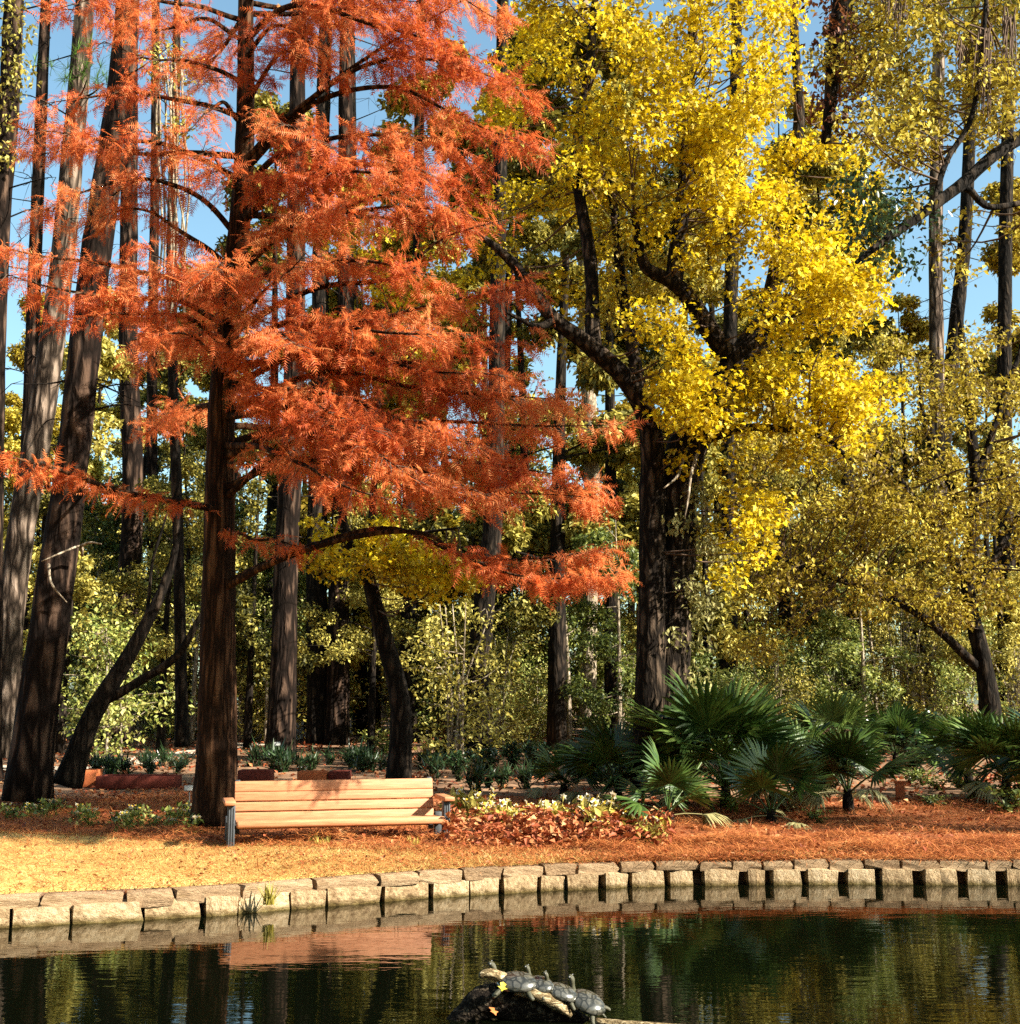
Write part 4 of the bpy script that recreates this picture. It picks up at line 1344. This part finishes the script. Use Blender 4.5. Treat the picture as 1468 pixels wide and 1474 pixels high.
for px, py, s in ((800, 1062, 1.1), (728, 1058, .9), (768, 1055, 1.0), (845, 1052, .9), (605, 1056, .9), (625, 1054, 1.), (645, 1060, .8), (655, 1050, 1), (520, 1058, .9), (508, 1052, .8), (885, 1050, 1.),
                  (566, 1060, 1.1), (1180, 1050, 1), (1215, 1045, .9), (1275, 1045, 1), (135, 1058, .9), (345, 1056, .9), (375, 1052, .9), (240, 1060, 1.0), (905, 1052, .9), (1120, 1050, .9)):
    p = gp(px, py)
    place(saplings[rr.randrange(2)], p[0], p[1], s * rr.uniform(.9, 1.1))
# unseen leaf mass behind and beside the viewer, added to block sky fill
mb = MB()
rb = np.random.default_rng(56)
n = 900
th = rb.uniform(-2.0, 2.75, n)                           # leaves the sunny side open above
Rr = rb.uniform(24, 36, n)
C = np.stack([-np.sin(th) * Rr, 4 - np.cos(th) * Rr, rb.random(n) * 19 + .5], -1)
C[:, 2] = np.where(C[:, 0] > 8, C[:, 2] * .5, C[:, 2])
C = C[C[:, 1] < 12]
leaf_cloud(mb, C, rb.uniform(1.4, 2.8, len(C)), 60, .75, 'leaf', .9, -.3, 0, rb)
struct(mb.build('sky_block_leaves', M['olive_leaf']), 'stuff')
for k in range(44):
    px = rr.choice((rr.uniform(560, 940), rr.uniform(560, 940), rr.uniform(130, 420), rr.uniform(1030, 1460)))
    p = gp(px, rr.uniform(1050, 1074))
    place(saplings[rr.randrange(2)], p[0], p[1], rr.uniform(.6, 1.15))
for k in range(12):
    p = gp(rr.choice((rr.uniform(590, 920), rr.uniform(120, 300))), rr.uniform(1058, 1074))
    place(bushes[k % 2], p[0], p[1], rr.uniform(.5, .95))
# far wood that closes the view: one mass
mb = MB()
rf = np.random.default_rng(55)
n = 620
ang = rf.uniform(-.60, .60, n); Yf = rf.uniform(54, 74, n)
C = np.stack([np.tan(ang) * Yf, Yf, rf.random(n) ** 1.2 * 15.0 + .8], -1)
leaf_cloud(mb, C, rf.uniform(.9, 2.0, n), 95, .30, 'leaf', .9, -.3, 0, rf)
struct(mb.build('far_woods', M['olive_leaf']), 'stuff')
mb = MB()
for k in range(90):
    Y = rf.uniform(52, 70); x = rf.uniform(-.55, .55) * Y
    z = float(gz(x, Y))
    tube(mb, [np.array([x, Y, z - .1]), np.array([x + rf.normal(0, .2), Y, z + 5]), np.array([x + rf.normal(0, .4), Y, z + 11])], [.22, .18, .08], 6)
struct(mb.build('far_trunks', M['dark_bark'], smooth=True), 'stuff')

# ------------------------------------------------------------------ fan palms
def frond_mesh(i, mat, dry=False):
    r = np.random.default_rng(500 + i)
    mb = MB()
    Lp = .62
    P = smooth_path([(0, 0, 0), (0, Lp * .5, .03), (0, Lp, 0)], 5)
    tube(mb, P, np.linspace(.014, .009, 5), 4, cap=False)
    n = 24
    spread = rad(105 if not dry else 80)
    for k in range(n):
        a = -spread + 2 * spread * (k + .5) / n
        L = .56 * (1 - .28 * (abs(a) / spread) ** 2) * r.uniform(.92, 1.06)
        w = .027
        dirv = np.array([math.sin(a), math.cos(a), 0]); sd_ = np.array([math.cos(a), -math.sin(a), 0])
        o = np.array([0, Lp, 0])
        dz = -.10 * abs(math.sin(a)) + r.normal(0, .012)
        droop = r.uniform(.05, .14) * (2.2 if dry else 1)
        p1 = o + dirv * L * .45 + np.array([0, 0, dz * .5]); p2 = o + dirv * L * .78 + np.array([0, 0, dz - droop * .4]); p3 = o + dirv * L + np.array([0, 0, dz - droop])
        up = np.array([0, 0, .016])
        V = [o, p1 - sd_ * w, p1 + up, p1 + sd_ * w, p2 - sd_ * w * .7, p2 + up * .7, p2 + sd_ * w * .7, p3]
        Fc = [[0, 2, 1], [0, 3, 2]]
        Fq = [[1, 2, 5, 4], [2, 3, 6, 5]]
        Ft = [[4, 5, 7], [5, 6, 7]]
        mb.add(V, np.array(Fc + Ft), np.array(Fq))
    return mb.mesh('frond', M[mat])


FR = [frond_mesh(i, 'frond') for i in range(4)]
FD = [frond_mesh(9, 'dry_frond', True), frond_mesh(10, 'dry_frond', True)]


def palm(px, py, n, sc, label, seed, dry=2, hgt=0.15, Y=None):
    r = random.Random(seed)
    p = gp(px, py)
    root = tag(empty('fan_palm', p, r.uniform(0, 6)), label, 'palm', 'fan palms in the bed')
    mb = MB()
    tube(mb, [np.array([0, 0, -.05]), np.array([0, 0, hgt * .6]), np.array([.01, 0, hgt + .08])], [.09, .08, .05], 8, .08)
    link('stem', mb.mesh('stem', M['dark_bark'], smooth=True), root)
    n = int(n * 1.3)
    for k in range(n):
        a = k * 2.39996 + r.uniform(-.3, .3)
        el = rad(78 - 66 * (k / max(1, n - 1)) ** .85 + r.uniform(-7, 7))
        isdry = k >= n - dry
        me = FD[k % 2] if isdry else FR[r.randrange(4)]
        o = link('frond', me, root, (0, 0, hgt))
        s = sc * 1.15 * r.uniform(.85, 1.12) * (.8 if isdry else 1)
        o.scale = (s, s, s)
        if isdry:
            el = rad(r.uniform(-12, 8))
        # the blade's long axis leaves the stem at elevation el; roll is small
        o.rotation_euler = (Matrix.Rotation(a, 4, 'Z') @ Matrix.Rotation(el, 4, 'X') @ Matrix.Rotation(r.uniform(-.45, .45), 4, 'Y')).to_euler()
    return root


palm(1045, 1168, 17, 1.32, 'biggest fan palm, directly right of the yellow tree trunk', 1, 2, .35)
palm(890, 1158, 12, .95, 'shaded fan palm left of the yellow tree trunk', 2, 1, .2)
palm(1000, 1150, 12, 1.2, 'fan palm close against the yellow tree trunk', 3, 1, .4)
palm(1150, 1160, 12, .95, 'fan palm in the middle of the palm row, between the biggest and the bleached one', 4, 2, .3)
palm(1222, 1172, 13, .84, 'fan palm with bleached drooping fronds beside the red stake', 5, 4, .28)
palm(1110, 1185, 10, .85, 'low fan palm at the front edge of the palm row', 6, 3, .1)
palm(962, 1192, 9, .70, 'small pale fan palm in front of the yellow tree trunk', 7, 2, .15)
palm(1450, 1158, 14, 1.0, 'large fan palm at the right edge of the picture', 8, 2, .38)
palm(1395, 1140, 11, .9, 'dark fan palm left of the one at the right edge', 9, 1, .3)
palm(1290, 1115, 11, .9, 'fan palm in deep shade behind the red stake', 10, 1, .35)
palm(1200, 1120, 11, 1.0, 'fan palm at the back of the row behind the bleached one', 11, 0, .4)
palm(812, 1150, 9, .6, 'low dark fan palm right of the low leafy plants', 12, 1, .15)
palm(1560, 1160, 14, 1.2, 'fan palm partly cut off by the right picture edge', 13, 1, .35)


# ------------------------------------------------------------------ low planting
def low_plant(name, label, cat, group, h, spread, nl, leaf, size, seed, upright=.7, tpl='leaf', wide=1.0):
    rng = np.random.default_rng(seed)
    root = tag(empty(name, (0, -500, 0)), label, cat, group)
    st = MB(); lf = MB()
    ns = 9
    tips = []
    for k in range(ns):
        a = rng.uniform(0, 6.28); q = spread * rng.uniform(.2, 1)
        e = np.array([math.cos(a) * q, math.sin(a) * q, h * rng.uniform(.6, 1)])
        Q = smooth_path([(0, 0, -.02), e * np.array([.35, .35, .6]), e], 5)
        tube(st, Q, np.linspace(.006, .003, 5), 4, cap=False)
        tips.append(Q)
    N = nl
    idx = rng.integers(0, ns, N); t = rng.random(N) ** .6
    P = np.array([[np.interp(tt, np.linspace(0, 1, 5), tips[i][:, a]) for a in range(3)] for i, tt in zip(idx, t)]) + rng.normal(0, .035, (N, 3)) * np.array([1, 1, .6])
    P[:, 2] = np.maximum(P[:, 2], .015)
    TV, TF = {'leaf': (LEAF_V, LEAF_F), 'blade': (BLADE_V * np.array([1.8, 1, 1]), BLADE_F)}[tpl]
    scatter(lf, TV * np.array([wide, 1, 1]), TF, P, rot_arr(rng.uniform(0, 6.28, N), rng.normal(upright, .45, N), rng.normal(0, .5, N)), size * rng.uniform(.6, 1.25, N))
    link('stems', st.mesh('stems', M['twig']), root)
    link('foliage', lf.mesh('foliage', M[leaf]), root)
    return root


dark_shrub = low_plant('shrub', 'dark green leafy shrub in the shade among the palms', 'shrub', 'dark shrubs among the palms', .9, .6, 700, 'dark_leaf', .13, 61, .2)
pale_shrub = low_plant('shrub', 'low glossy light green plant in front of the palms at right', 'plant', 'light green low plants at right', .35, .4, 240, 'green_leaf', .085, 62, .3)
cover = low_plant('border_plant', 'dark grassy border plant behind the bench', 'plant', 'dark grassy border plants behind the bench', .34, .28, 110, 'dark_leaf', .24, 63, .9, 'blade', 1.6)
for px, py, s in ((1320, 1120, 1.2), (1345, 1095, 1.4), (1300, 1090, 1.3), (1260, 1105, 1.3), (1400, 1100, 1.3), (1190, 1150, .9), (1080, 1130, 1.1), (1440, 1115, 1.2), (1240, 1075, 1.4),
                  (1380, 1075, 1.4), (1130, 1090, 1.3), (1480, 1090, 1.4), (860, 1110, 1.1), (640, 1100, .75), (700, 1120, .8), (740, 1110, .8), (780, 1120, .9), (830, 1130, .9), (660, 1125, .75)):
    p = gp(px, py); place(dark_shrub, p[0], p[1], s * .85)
for px, py, s in ((1400, 1150, 1.0), (1425, 1160, 1.1), (1450, 1172, 1.2), (1380, 1135, .9), (1330, 1130, .9), (1310, 1128, .8), (1350, 1138, .8), (1460, 1150, 1.1), (555, 1085, 1.4), (540, 1075, 1.4), (575, 1095, 1.0), (640, 1085, 1.0), (655, 1092, .9), (262, 1045, 1.8), (1180, 1185, .6), (1350, 1165, .7)):
    p = gp(px, py); place(pale_shrub, p[0], p[1], s)
for k in range(46):
    px = rr.uniform(350, 900); py = rr.uniform(1098, 1140) if px > 600 else rr.uniform(1098, 1116)
    if 560 < px < 590:
        continue
    p = gp(px, py); place(cover, p[0], p[1], rr.uniform(.8, 1.3))
for k in range(14):
    p = gp(rr.uniform(120, 270), rr.uniform(1102, 1118)); place(cover, p[0], p[1], rr.uniform(.7, 1.1))


# white flowered plants: leaves, stems, flower heads
def flower_plant(seed, label, group, nf, h=.26, leaf='flower_leaf'):
    rng = np.random.default_rng(seed)
    root = tag(empty('flowering_plant', (0, -500, 0)), label, 'flower', group)
    lf = MB(); st = MB()
    N = 90
    P = rng.normal(0, .075, (N, 3)); P[:, 2] = rng.uniform(.01, h * .8, N)
    scatter(lf, LEAF_V, LEAF_F, P, rot_arr(rng.uniform(0, 6.28, N), rng.normal(.55, .4, N), rng.normal(0, .5, N)), rng.uniform(.05, .10, N))
    link('foliage', lf.mesh('foliage', M[leaf]), root)
    tops = []
    for k in range(nf):
        e = np.array([rng.normal(0, .085), rng.normal(0, .085), h * rng.uniform(.75, 1.15)])
        tube(st, smooth_path([(e[0] * .3, e[1] * .3, 0), e * np.array([.7, .7, .6]), e], 4), np.full(4, .004), 4, cap=False)
        tops.append(e)
    link('stems', st.mesh('stems', M[leaf]), root)
    for e in tops:
        fm = FLOWERS[rng.integers(0, 3)]
        link('flower_head', fm, root, tuple(e), (rng.normal(.5, .4), rng.normal(0, .4), rng.uniform(0, 6.28)), (1, 1, 1))
    return root


def flower_mesh(i):
    r = np.random.default_rng(700 + i)
    mb = MB()
    for k in range(6):
        a = k * math.pi / 3 + r.normal(0, .08)
        R = rot_arr(np.array([a]), np.array([.35 + r.normal(0, .12)]), np.array([0.0]))[0]
        mb.add((LEAF_V * np.array([1.25, 1, 1]) * .040) @ R.T, LEAF_F, mat=0)
    V, Fq = box_arrays((0, 0, .012), (.022, .022, .020))
    mb.add(V, Fq, mat=1)
    return mb.mesh('flower_head', [M['petal'], M['eye']])


FLOWERS = [flower_mesh(i) for i in range(3)]
lit = [flower_plant(81, 'white flowered plant with yellow leaves in the lit bed right of the bench', 'white flowered plants right of the bench', 6, .27),
       flower_plant(82, 'white flowered plant with yellow leaves in the lit bed right of the bench', 'white flowered plants right of the bench', 4, .22)]
shd = [flower_plant(83, 'small white flowered plant in the shaded bed left of the bench', 'white flowered plants left of the bench', 4, .24, 'green_leaf')]
for px, py in ((650, 1178), (668, 1182), (690, 1186), (712, 1188), (742, 1190), (752, 1184), (764, 1196), (790, 1190), (806, 1194), (822, 1186), (838, 1196), (850, 1190), (862, 1198), (876, 1192), (890, 1198), (905, 1196), (930, 1200), (932, 1210), (748, 1200), (815, 1202), (868, 1206), (705, 1194), (780, 1182), (895, 1188), (843, 1182), (722, 1196)):
    p = gp(px + rr.uniform(-5, 5), py); place(lit[rr.randrange(2)], p[0], p[1] + rr.uniform(-.3, .2), rr.uniform(.8, 1.7))
for px, py in ((15, 1172), (30, 1178), (45, 1172), (62, 1180), (80, 1172), (100, 1182), (118, 1178), (135, 1188), (170, 1185), (188, 1190), (205, 1182), (222, 1190), (240, 1186), (255, 1194), (278, 1188), (292, 1194), (306, 1186), (200, 1174), (66, 1168), (262, 1180)):
    p = gp(px, py); place(shd[0], p[0] + rr.uniform(-.1, .1), p[1] + rr.uniform(-.5, .35), rr.uniform(.7, 1.15))


# small strap leaved tufts
def tuft(seed, label, group, h, n, leaf):
    rng = np.random.default_rng(seed)
    root = tag(empty('grass_tuft', (0, -500, 0)), label, 'plant', group)
    mb = MB()
    P = rng.normal(0, .02, (n, 3)); P[:, 2] = 0
    scatter(mb, BLADE_V * np.array([2.2, 1, 1]), BLADE_F, P, rot_arr(rng.uniform(0, 6.28, n), rng.normal(1.1, .3, n), np.zeros(n)), h * rng.uniform(.5, 1.1, n))
    link('foliage', mb.mesh('foliage', M[leaf]), root)
    return root


tf = tuft(91, 'small yellow green tuft in the straw in front of the bench', 'yellow tufts by the bench', .14, 30, 'flower_leaf')
for px, py in ((458, 1216), (470, 1214), (452, 1212), (600, 1216), (592, 1214)):
    p = gp(px, py); place(tf, p[0], p[1], rr.uniform(.9, 1.3))
w = tuft(92, 'yellow green weed growing from the joint of the stone wall above the water', None, .22, 60, 'flower_leaf')
p = on_plane(386, 1308, WATER_Z + .06)
w.location = (p[0], p[1] + .05, p[2] + .03)

# ------------------------------------------------------------------ ground cover: grass blades, straw, fallen leaves (uncountable)
rg = np.random.default_rng(66)


def strip_points(n, x0, x1, lo, hi, power=1.0):
    x = rg.uniform(x0, x1, n)
    a, b = lo(x), hi(x)
    y = a + (b - a) * rg.random(n) ** power
    return np.stack([x, y, gz(x, y)], -1)


mb = MB()
P = strip_points(95000, -7.5, 3.5, lambda x: wall_y(x) + .12, lambda x: bed_y(x) + .25)
keep = (P[:, 1] < bed_y(P[:, 0]) + rg.uniform(-.1, .3, len(P)))
P = P[keep]; n = len(P)
scatter(mb, BLADE_V * np.array([1.6, 1, 1]), BLADE_F, P, rot_arr(rg.uniform(0, 6.28, n), np.abs(rg.normal(.25, .28, n)), rg.normal(0, .3, n)), rg.uniform(.03, .075, n))
struct(mb.build('dry_grass', M['grass']), 'stuff')
mb = MB()
P1 = strip_points(80000, -8, 9, lambda x: bed_y(x) - .25, lambda x: bed_y(x) + 5.0, 1.4)
P2 = strip_points(26000, 1.0, 8.5, lambda x: wall_y(x) + .02, lambda x: wall_y(x) + 1.4)
P3 = strip_points(17000, -7.5, 3, lambda x: wall_y(x) + .1, lambda x: bed_y(x))
P = np.concatenate([P1, P2, P3]); n = len(P)
hum = .085 * np.maximum(0, np.sin(P[:, 0] * 3.1 + np.sin(P[:, 1] * 2.3) * 2) * np.sin(P[:, 1] * 3.7 + P[:, 0])) + rg.random(n) * .03
P[:, 2] += np.where(P[:, 1] > bed_y(P[:, 0]), hum, .004)
scatter(mb, NEEDLE_V * np.array([1.5, 1, 1]), NEEDLE_F, P, rot_arr(rg.uniform(0, 6.28, n), rg.normal(.06, .22, n), rg.normal(0, .3, n)), rg.uniform(.09, .2, n))
struct(mb.build('pine_straw', M['straw']), 'stuff')
mb = MB()
P1 = strip_points(5200, -8, 9, lambda x: bed_y(x), lambda x: bed_y(x) + 6)
px_ = rg.normal(800, 85, 3600); py_ = rg.normal(1203, 9, 3600)
P2 = np.array([gp(a, b) for a, b in zip(np.clip(px_, 645, 960), np.clip(py_, 1180, 1222))])
P2[:, 2] += rg.random(len(P2)) * (.05 + .20 * np.abs(np.sin(P2[:, 0] * 6.0 + np.sin(P2[:, 1] * 5))))
P3 = strip_points(700, -7, 4, lambda x: wall_y(x) + .05, lambda x: bed_y(x))
xx = rg.uniform(-16, 16, 9000); yy = rg.uniform(19, 40, 9000)
P4 = np.stack([xx, yy, gz(xx, yy) + .01], -1)
P = np.concatenate([P1, P2, P3, P4]); n = len(P)
sc = np.concatenate([np.full(len(P1), .07), np.full(len(P2), .10), np.full(len(P3), .045), np.full(len(P4), .11)])
P[:, 2] += .012 + rg.random(n) * .02
scatter(mb, LEAF_V * np.array([1, 1, 2.2]), LEAF_F, P, rot_arr(rg.uniform(0, 6.28, n), rg.normal(.15, .45, n), rg.normal(0, .5, n)), sc * rg.uniform(.6, 1.3, n))
struct(mb.build('fallen_leaves', M['litter']), 'stuff')


# ------------------------------------------------------------------ planters, plant markers, stake
def planter(px, py, wpx, h, mat, label, depth=.4):
    p = gp(px, py)
    k = F_PX / p[1]
    wd = wpx / k
    root = tag(empty('planter_box', p, rr.uniform(-.05, .05)), label, 'planter', 'planters behind the bench')
    t = .035
    for (c, s) in (((0, -depth / 2, h / 2), (wd, t, h)), ((0, depth / 2, h / 2), (wd, t, h)), ((-wd / 2 + t / 2 - .002, 0, h / 2), (t, depth - t - .004, h - .006)), ((wd / 2 - t / 2 + .002, 0, h / 2), (t, depth - t - .004, h - .006))):
        mb = MB(); V, Fs = bevel_box((0, 0, 0), s, .008, 1); mb.add(V, *Fs)
        link('panel', mb.mesh('panel', M[mat]), root, c)
    mb = MB(); V, Fs = box_arrays((0, 0, h * .42), (wd - 2.3 * t, depth - 2.3 * t, h * .8)); mb.add(V, Fs)
    link('soil', mb.mesh('soil', M['soil']), root)
    return root


planter(200, 1134, 108, .22, 'brick_red', 'long dark red planter box between leaning pine and cypress', .55)
planter(124, 1132, 34, .30, 'terracotta', 'small terracotta planter box beside the leaning pine foot')
planter(368, 1132, 46, .30, 'brick_red', 'dark red planter box behind the left end of the bench')
planter(450, 1134, 40, .30, 'terracotta', 'bright terracotta planter box showing over the bench back')
planter(489, 1132, 28, .28, 'brick_red', 'dull red planter box right of the bright one over the bench back')


def marker(px, py, hpx, plate_px, label, tilt=0.0):
    p = gp(px, py); k = F_PX / p[1]
    root = tag(empty('plant_marker', p), label, 'plant sign', 'plant name markers')
    h = hpx / k
    mb = MB(); tube(mb, [np.array([0, 0, -.05]), np.array([.01, 0, h * .5]), np.array([0, 0, h])], .008, 6); link('stake', mb.mesh('stake', M['metal'], smooth=True), root)
    mb = MB(); V, Fs = bevel_box((0, 0, 0), (plate_px[0] / k, .012, plate_px[1] / k), .003, 1); mb.add(V, *Fs)
    link('plate', mb.mesh('plate', M['white_tag']), root, (0, -.016, h), (-.5, 0, tilt))
    return root


marker(271, 1172, 36, (13, 8), 'small tilted plant name plate on a stake at the cypress foot', .3)
marker(398, 1098, 26, (9, 6), 'white plant marker in front of the single grey trunk')
marker(668, 1100, 22, (12, 5), 'white plant marker beside the slim upright trunk')
p = gp(1296, 1152); k = F_PX / p[1]
mb = MB(); V, Fs = bevel_box((0, 0, 12 / k), (12 / k, .08, 26 / k), .012, 2); mb.add(V, *Fs)
V, Fs = bevel_box((0, 0, 25.5 / k), (15 / k, .10, 3 / k), .006, 1); mb.add(V, *Fs)
st = mb.build('garden_stake', M['terracotta'], origin=(0, 0, 0)); st.location = p
tag(st, 'short rusty red garden post between the fan palms', 'post')

# ------------------------------------------------------------------ log and turtles
LY = float(on_plane(760, 1466, WATER_Z)[1])
M['log'] = bark_mat('log', (.006, .004, .003), (.018, .013, .009), (.10, .075, .05), 16, (1, 1, 1), .015)
M['log_pale'] = bark_mat('log_pale', (.07, .045, .02), (.26, .19, .10), (.46, .37, .23), 22, (.3, 1, 1), .008)
M['skin'] = surf_mat('turtle_skin', [(.35, (.03, .03, .018)), (.6, (.07, .065, .035)), (.8, (.22, .20, .07))], 60, .5, .3, spec=.4)
M['log_leaf'] = leaf_mat('log_leaf', [(0, (.62, .50, .03)), (1, (.66, .5, .05))], .3)
M['orange_leaf'] = leaf_mat('orange_leaf', [(0, (.5, .16, .05)), (1, (.6, .22, .07))], .3)


def make_log():
    rng = np.random.default_rng(31)
    c = on_plane(760, 1462, WATER_Z)
    root = tag(empty('log', c), 'dark wet log breaking the pond surface under the turtles', 'log')
    k = F_PX / LY
    mb = MB()
    Q = [at(640, 1478, LY), at(668, 1462, LY), at(700, 1440, LY), at(735, 1443, LY), at(780, 1454, LY), at(825, 1468, LY), at(870, 1490, LY)]
    P = smooth_path(Q, 34)
    R = np.interp(np.linspace(0, 1, 34), [0, .12, .3, .5, .75, 1], np.array([6, 14, 22, 22, 17, 8]) / k)
    tube(mb, P, R, 20, .07)
    mb.build('trunk', M['log'], root, smooth=True)
    mb = MB()                                            # pale broken snag pointing left
    P = smooth_path([at(735, 1416, LY - .03), at(715, 1404, LY - .05), at(700, 1401, LY - .06), at(690, 1406, LY - .07)], 10)
    tube(mb, P, np.array([12, 12, 11, 10, 10, 9, 8, 7, 6, 4]) / k * .75, 9, .12)
    mb.build('snag', M['log_pale'], root, smooth=True)
    mb = MB()                                            # the log's sunlit top, put in as a paler ridge
    P = smooth_path([at(740, 1428, LY - .10), at(770, 1432, LY - .11), at(800, 1446, LY - .11), at(822, 1462, LY - .10)], 12)
    tube(mb, P, np.interp(np.linspace(0, 1, 12), [0, .3, .7, 1], np.array([4, 8, 9, 4]) / k), 8, .14)
    mb.build('lit_ridge', M['log_pale'], root, smooth=True)


make_log()


def shell_mesh():
    bm = bmesh.new()
    bmesh.ops.create_uvsphere(bm, u_segments=28, v_segments=16, radius=1)
    for v in bm.verts:
        x, y, z = v.co
        a = math.atan2(y, x)
        if z >= 0:
            # scutes: shallow grooves in rings and spokes
            rr_ = math.hypot(x, y)
            g = 0
            for ring in (.42, .80):
                g = max(g, 1 - abs(rr_ - ring) / .05)
            if rr_ > .42:
                g = max(g, 1 - abs(((a / (math.pi / 5)) % 1) - .5) / .09 if True else 0)
            g = max(0, min(1, g))
            zz = (z ** .85) * .46 - .020 * g
            sc = 1.0
        else:
            zz = z * .13
            sc = .93
        rim = 1 + (.06 if abs(z) < .15 else 0)
        v.co = Vector((x * sc * rim, y * .80 * sc * rim, zz))
    me = bpy.data.meshes.new('shell')
    bm.to_mesh(me); bm.free()
    me.polygons.foreach_set('use_smooth', np.ones(len(me.polygons), bool))
    m, nt, b = new_mat('turtle_shell')
    n = noise_node(nt, 5, 5, .6)
    r = ramp_node(nt, [(.0, (.016, .015, .010)), (.35, (.032, .030, .022)), (.65, (.085, .080, .064))])
    vo = nt.nodes.new('ShaderNodeTexVoronoi')
    vo.feature = 'DISTANCE_TO_EDGE'
    vo.inputs['Scale'].default_value = 2.3
    nt.links.new(n.inputs['Vector'].links[0].from_socket, vo.inputs['Vector'])
    sf = math_node(nt, 'MULTIPLY', n.outputs[0], math_node(nt, 'MINIMUM', math_node(nt, 'MULTIPLY', vo.outputs['Distance'], 9.0), 1.15))
    nt.links.new(sf, r.inputs[0]); nt.links.new(r.outputs[0], b.inputs['Base Color'])
    b.inputs['Roughness'].default_value = .24
    b.inputs['Specular IOR Level'].default_value = .9
    me.materials.append(m)
    return me


SHELL = shell_mesh()


def turtle_body():
    """one continuous skinned body: neck and raised head at +x, four legs, tail; unit = half shell length"""
    V = [(0, 0, 0), (.55, 0, .02), (.90, 0, .14), (1.06, 0, .50), (1.18, 0, .88), (1.42, 0, .98),
         (-.6, 0, 0), (-.95, 0, -.06), (-1.25, 0, -.14),
         (.55, .45, -.04), (.82, .82, -.16), (.98, .95, -.30), (.55, -.45, -.04), (.82, -.82, -.16), (.98, -.95, -.30),
         (-.6, .42, -.05), (-.85, .75, -.18), (-1.02, .85, -.30), (-.6, -.42, -.05), (-.85, -.75, -.18), (-1.02, -.85, -.30)]
    E = [(0, 1), (1, 2), (2, 3), (3, 4), (4, 5), (0, 6), (6, 7), (7, 8), (1, 9), (9, 10), (10, 11), (1, 12), (12, 13), (13, 14), (6, 15), (15, 16), (16, 17), (6, 18), (18, 19), (19, 20)]
    Rr = [.30, .26, .17, .14, .19, .10, .26, .10, .03, .17, .14, .12, .17, .14, .12, .17, .13, .11, .17, .13, .11]
    me = bpy.data.meshes.new('turtle')
    me.from_pydata(V, E, [])
    me.materials.append(M['skin'])
    o = bpy.data.objects.new('turtle', me)
    COL.objects.link(o)
    o.modifiers.new('skin', 'SKIN').use_smooth_shade = True
    for i, r in enumerate(Rr):
        me.skin_vertices[0].data[i].radius = (r, r * .85)
    me.skin_vertices[0].data[0].use_root = True
    o.modifiers.new('sub', 'SUBSURF').render_levels = 1
    o.modifiers['sub'].levels = 1
    dg = bpy.context.evaluated_depsgraph_get()
    me2 = bpy.data.meshes.new_from_object(o.evaluated_get(dg))
    me2.name = 'turtle'
    bpy.data.objects.remove(o)
    return me2


BODY = turtle_body()
tl = [((744, 1416), .115, 166, .04, 'pale shelled turtle highest on the log, next to the yellow leaf'),
      ((778, 1418), .080, 140, .24, 'grey turtle second from the top of the log'),
      ((808, 1430), .092, 176, .30, 'dark sided turtle third down the log'),
      ((845, 1444), .105, 150, .40, 'turtle lowest on the log, closest to the water at its right end')]
for (px, py), half, yaw, tilt, lab in tl:
    loc = at(px, py, LY - .05)
    o = link('turtle', BODY, None, tuple(loc))
    half *= 1.13
    o.scale = (half, half, half)
    o.rotation_euler = (Matrix.Rotation(rad(yaw), 4, 'Z') @ Matrix.Rotation(-tilt, 4, 'Y') @ Matrix.Rotation(-.28, 4, 'X')).to_euler()
    tag(o, lab, 'turtle', 'turtles basking on the log')
    sh = link('shell', SHELL, o, (0, 0, .02))
    for s in (-1, 1):
        mb = MB(); tube(mb, [np.array([1.27, s * .10, .96]), np.array([1.27, s * .19, .97])], [.04, .025], 6)
        link('eye', mb.mesh('eye', M['metal'], smooth=True), o)

mb = MB()
P = smooth_path([at(855, 1462, LY - .1), at(900, 1463, LY - .15), at(960, 1462, LY - .2), at(1010, 1461, LY - .25)], 14)
P[:, 2] = WATER_Z + .004
tube(mb, P, np.linspace(.028, .012, 14), 8, .06)
tag(mb.build('floating_stick', M['log_pale'], origin=tuple(P[0]), smooth=True), 'pale thin stick floating on the water right of the turtle log', 'stick')


def single_leaf(px, py, Y, size, mat, rot, name, label):
    mb = MB()
    mb.add(LOBE_V * size * np.array([1.2, 1, 1]), LOBE_F)
    o = mb.build(name, M[mat]); o.location = tuple(at(px, py, Y)); o.rotation_euler = rot
    tag(o, label, 'leaf')


single_leaf(722, 1427, LY - .17, .06, 'log_leaf', (1.2, .3, .2), 'fallen_leaf', 'yellow fallen leaf stuck on the log below the topmost turtle')
single_leaf(714, 1462, LY - .16, .075, 'orange_leaf', (.7, .2, .9), 'fallen_leaf', 'orange fallen leaf at the waterline on the dark log')

for o in S.objects:
    if o.parent is not None and o.name.split('.')[0] in ('twigs', 'branches', 'crown', 'foliage', 'stems', 'hanging_moss', 'creeper_leaves', 'rust_leaves', 'inner_leaves', 'olive_leaves'):
        o['kind'] = 'stuff'
n_t = 0
for o in S.objects:
    if o.type == 'MESH':
        n_t += len(o.data.polygons)
print('objects', len(S.objects), 'faces incl. copies', n_t, 'unique', sum(len(m.polygons) for m in bpy.data.meshes))
